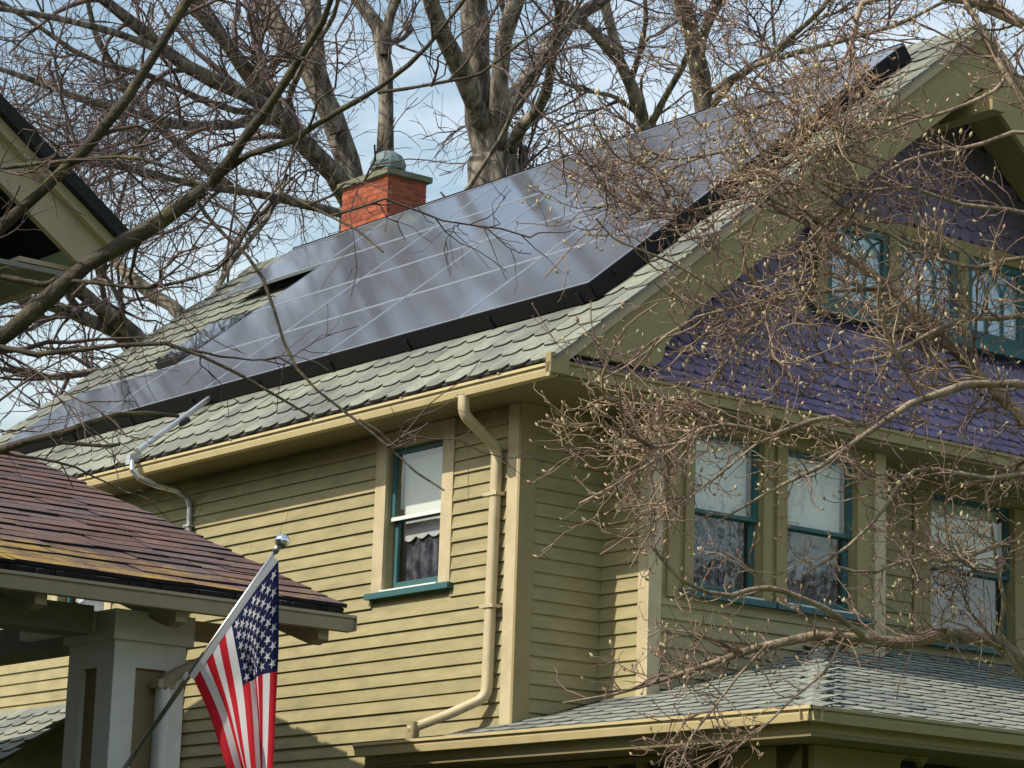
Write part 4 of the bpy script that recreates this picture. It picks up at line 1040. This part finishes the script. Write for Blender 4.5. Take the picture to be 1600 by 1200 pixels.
# magnolia in bud in front of the gable, its trunk beyond the right edge
DSC = 1.0
DM = 14.5
tm = [trunk_to(1800, 1150, DM, 150, 100),
      limb([(1800, 1150), (1690, 1090), (1620, 1050), (1560, 1000), (1530, 988), (1480, 985), (1430, 1005), (1390, 1010), (1340, 993), (1280, 990), (1200, 1005), (1130, 1030), (1060, 1055), (980, 1080), (900, 1100), (868, 1098)], (14.5, 13.6), 34, 2.5),
      limb([(1350, 995), (1330, 980), (1290, 950), (1230, 925), (1190, 915), (1130, 935), (1090, 920), (1060, 905), (1015, 850)], (14, 13.4), 11, 5),
      limb([(1800, 1150), (1780, 900), (1740, 700), (1680, 620), (1600, 598), (1540, 595), (1480, 605), (1440, 622), (1400, 640), (1340, 690), (1260, 745), (1190, 770), (1100, 830)], (14.5, 13.2), 30, 2.5),
      limb([(1440, 622), (1420, 590), (1395, 540), (1370, 485), (1375, 440)], (13.8, 13.5), 6, 4),
      limb([(1800, 1150), (1760, 950), (1680, 760), (1600, 650), (1545, 600), (1500, 560), (1450, 500), (1400, 450), (1330, 410), (1260, 350), (1225, 300), (1190, 230), (1150, 180)], (14.5, 15), 34, 5),
      limb([(1760, 600), (1680, 510), (1600, 490), (1550, 500), (1500, 495), (1455, 520), (1380, 560), (1290, 570)], (14.5, 14), 12, 5),
      limb([(1400, 450), (1350, 452), (1300, 455), (1240, 460), (1150, 480), (1070, 500), (1000, 560), (930, 600), (905, 602)], (14.6, 13.6), 8, 3),
      limb([(1800, 1100), (1780, 700), (1740, 400), (1680, 150), (1600, 24), (1493, 0), (1420, -40)], (14.5, 15.2), 34, 12),
      limb([(1560, 10), (1440, -10), (1345, 0), (1329, 72), (1338, 109), (1357, 149), (1380, 170)], (15, 14.6), 13, 7),
      limb([(1720, 330), (1640, 220), (1572, 116), (1550, 77), (1520, 20), (1480, -40)], (14.6, 15), 14, 6),
      limb([(1572, 116), (1560, 140), (1534, 153), (1480, 175), (1420, 190), (1330, 230), (1240, 240)], (14.8, 14.2), 7, 4),
      limb([(1330, 665), (1300, 646), (1244, 666), (1200, 684), (1160, 664), (1110, 662), (1076, 682), (1054, 698), (1010, 728), (980, 748), (900, 790)], (13.6, 13), 8, 4),
      limb([(1300, 650), (1200, 685), (1180, 695), (1150, 720), (1100, 760), (1060, 790)], (13.6, 13), 5, 3),
      limb([(1700, 740), (1600, 740), (1540, 750), (1480, 735), (1430, 730), (1410, 745), (1380, 800), (1350, 830), (1320, 860), (1250, 900)], (14, 13.4), 10, 4),
      limb([(1560, 1000), (1570, 940), (1560, 900), (1550, 830), (1540, 760)], (14.2, 13.9), 8, 4),
      limb([(1640, 1060), (1600, 1060), (1580, 1030), (1565, 1010)], (14.3, 14.2), 10, 8),
      limb([(1075, 690), (1020, 700), (1000, 690), (985, 655), (960, 625), (945, 616)], (13.2, 13), 6, 3),
      limb([(1150, 480), (1100, 440), (1050, 410), (1000, 390), (960, 375), (930, 340)], (14, 13.5), 5, 3),
      limb([(1225, 300), (1150, 310), (1080, 330), (1000, 330), (930, 290)], (14.8, 14.2), 5, 3),
      limb([(1180, 220), (1120, 240), (1050, 250), (1000, 230)], (15, 14.6), 5, 3),
      limb([(1440, 170), (1350, 200), (1260, 190), (1180, 130), (1120, 90)], (14.5, 14.8), 7, 3),
      limb([(1760, 380), (1600, 330), (1500, 320), (1420, 290), (1340, 300), (1280, 280)], (14.4, 14), 9, 4),
      limb([(1700, 430), (1600, 400), (1520, 420), (1450, 400), (1380, 360)], (14.4, 14), 10, 4),
      limb([(1740, 250), (1600, 200), (1520, 230), (1450, 240), (1390, 260), (1300, 340), (1240, 400)], (14.6, 14.2), 8, 4),
      limb([(1200, 1005), (1150, 1060), (1120, 1100), (1080, 1150), (1060, 1200)], (13.8, 13.3), 5, 3),
      limb([(1320, 995), (1290, 1050), (1240, 1090), (1200, 1130), (1150, 1170)], (13.9, 13.4), 5, 3),
      limb([(1775, 880), (1600, 840), (1540, 860), (1480, 880), (1420, 870), (1360, 900), (1290, 880)], (14, 13.5), 8, 4)]
mag = empty('magnolia_tree', gnd(1800, DM), 'budding magnolia with tangled tan twigs in front of the purple gable', 'tree')
P, R = pool(tm)
big_mesh('trunk', [tube_np(P, R, 9)], MT['magnolia'], mag)
Pv, Rv = P[1:], R[1:]
lb = tuple(-RT*.28)
def thin(br):
    q = br[0][:, 0]-CAM; z_ = q@FW; x_ = 800+FPX*(q@RT)/z_; y_ = 600-FPX*(q@UP)/z_
    e = br[0][:, -1]-CAM; xe = 800+FPX*(e@RT)/(e@FW)
    keep = np.ones(len(x_))
    keep[(x_ < 1050) & (y_ > 330) & (y_ < 625)] = .35
    keep[(x_ < 1010) & (y_ > 330) & (y_ < 600)] = .15
    keep[(x_ < 1250) & (y_ > 820) & (y_ < 980)] = .5
    keep[(x_ < 1010) & (y_ > 840)] = .35
    keep[(xe < 800)] = 0
    k = rg.random(len(x_)) < keep
    return br[0][k], br[1][k]
hi = [i for i in range(len(Pv)) if (Pv[i, -1]-CAM)@UP/((Pv[i, -1]-CAM)@FW) > -.045]   # limbs that reach up over the gable
a0 = grow(Pv[hi], Rv[hi], 62, (.7, 1.5), (.5, 1.1), 9, rr=(.4, .6), rmax=.013, rmin=.007, wig=.22, tmin=.3, bias=tuple(-RT*.2)); a0 = thin(a0)
a1 = grow(Pv, Rv, 170, (.35, .95), (.5, 1.1), 8, rr=(.35, .55), rmax=.009, rmin=.005, wig=.24, tmin=.35, bias=lb); a1 = thin(a1)
a2 = grow(*a1, 800, (.18, .5), (.5, 1.1), 6, rr=(.55, .8), rmin=.0036, wig=.28, tmin=.1, up=.05)
a2b = grow(Pv, Rv, 420, (.15, .5), (.6, 1.2), 6, rr=(.3, .5), rmax=.006, rmin=.0036, wig=.28, tmin=.35, up=.05)
a2c = grow(*a0, 950, (.2, .6), (.5, 1.2), 6, rr=(.45, .7), rmax=.006, rmin=.0036, wig=.30, tmin=.08, up=.04)
a2 = (np.concatenate([a2[0], a2b[0], a2c[0]]), np.concatenate([a2[1], a2b[1], a2c[1]]))
a2 = thin(a2)
a3 = grow(*a2, 5900, (.06, .22), (.5, 1.2), 5, rr=(.6, .85), rmin=.0031, wig=.32, tmin=.12, up=.08)
big_mesh('crown', [tube_np(*a0, 6), tube_np(*a1, 5), tube_np(*a2, 4), tube_np(*a3, 3)], MT['magtwig'], mag)
# fat buds at the twig tips
tips = np.concatenate([a3[0][:, -1], a2[0][:, -1]]); dirs = np.concatenate([a3[0][:, -1]-a3[0][:, -2], a2[0][:, -1]-a2[0][:, -2]])
sel = rg.random(len(tips)) < .42; tips, dirs = tips[sel], dirs[sel]
dirs = dirs/np.linalg.norm(dirs, axis=1, keepdims=True)*.5+np.array([0, 0, .5]); dirs /= np.linalg.norm(dirs, axis=1, keepdims=True)
ln = rg.uniform(.014, .032, len(tips)); rb = ln*rg.uniform(.20, .32, len(tips))
prof = np.array([(-.05, .35), (.25, 1.0), (.6, .85), (1.0, .08)])
PB_ = tips[:, None]+dirs[:, None]*(ln[:, None, None]*prof[None, :, :1]); RB_ = rb[:, None]*prof[None, :, 1]
big_mesh('buds', [tube_np(PB_, RB_, 6)], MT['bud'], mag, kind='stuff')

# ================================================================== ACROSS THE STREET (behind the viewer: unseen houses added to shade the front, trees shown in panes)
MT['sh_wall'] = mat('street_house_paint', (.20, .19, .17), .8, .1, 2, orand=.35)
MT['sh_roof'] = mat('street_house_roof', (.06, .055, .05), .9, .2, 4)
def added_street_house(x, label):
    o = empty('street_house', (x, -40, 0), label, 'house', 'houses across the street')
    MB().box(x-5.2, x+5.2, -46, -35, 0, 6.6).build('wall', MT['sh_wall'], o)
    mb = MB(); mb.prism([(x-5.8, 6.3), (x, 11.6), (x+5.8, 6.3), (x+5.8, 6.6), (x, 12.0), (x-5.8, 6.6)], lambda a, b: (a, -46.6, b), lambda a, b: (a, -34.3, b)); mb.build('roof', MT['sh_roof'], o)
    mb = MB(); mb.prism([(x-5.2, 6.601), (x+5.2, 6.601), (x, 11.5)], lambda a, b: (a, -35.3, b), lambda a, b: (a, -35.05, b)); mb.build('gable_wall', MT['sh_wall'], o)
    for (u, v) in ((-3, 4.2), (0, 4.2), (3, 4.2), (-3, 1.2), (3, 1.2), (0, 7.6)):
        wf = MB().box(x+u-.6, x+u+.6, -35.0, -34.92, v, v+1.6).build('window', MT['white'], o)
        MB().box(x+u-.5, x+u+.5, -34.92, -34.90, v+.1, v+1.5).build('pane', MT['skyglass'], wf)
    MB().box(x-.5, x+.5, -35.0, -34.93, .4, 2.6).build('door', MT['teal'], o)
    mb = MB(); mb.prism([(-35.0, 3.7), (-32.4, 3.0), (-32.4, 2.85), (-35.0, 3.45)], lambda a, b: (x-4.6, a, b), lambda a, b: (x+4.6, a, b)); mb.build('porch_roof', MT['sh_roof'], o)
    for u in (-4.4, -1.6, 1.6, 4.4): MB().box(x+u-.12, x+u+.12, -32.75, -32.5, 0, 2.9).build('porch_post', MT['white'], o)
for x, wd in ((-44, 'far left'), (-30.5, 'left'), (-17, 'nearest'), (-3.5, 'middle right'), (10, 'right'), (23.5, 'far right'), (37, 'last to the right')):
    added_street_house(x, f'gabled house across the street, {wd} of the row')
for x, y, wd in ((-4, -24, 'left'), (9, -26, 'middle'), (21, -25, 'right')):
    P = np.linspace([x, y, 0], [x+rg.normal(0, .5), y, 7], 14)[None]; Rr = np.linspace(.45, .3, 14)[None]
    o = empty('street_tree', (x, y, 0), f'bare street tree across the road, {wd} one of three', 'tree', 'street trees across the road')
    b0 = grow(P, Rr, 14, (7, 12), (.25, .8), 9, rr=(.4, .7), rmin=.08, wig=.12, tmin=.55, up=.03)
    b1 = grow(*b0, 110, (2.5, 5.5), (.4, 1.0), 7, rr=(.4, .7), rmin=.035, wig=.2, tmin=.15)
    b2 = grow(*b1, 900, (1, 2.6), (.4, 1.0), 6, rr=(.5, .8), rmin=.016, wig=.25, tmin=.1)
    big_mesh('trunk', [tube_np(P, Rr, 9), tube_np(*b0, 7)], MT['bark'], o)
    big_mesh('crown', [tube_np(*b1, 5), tube_np(*b2, 3)], MT['twig_far'], o)
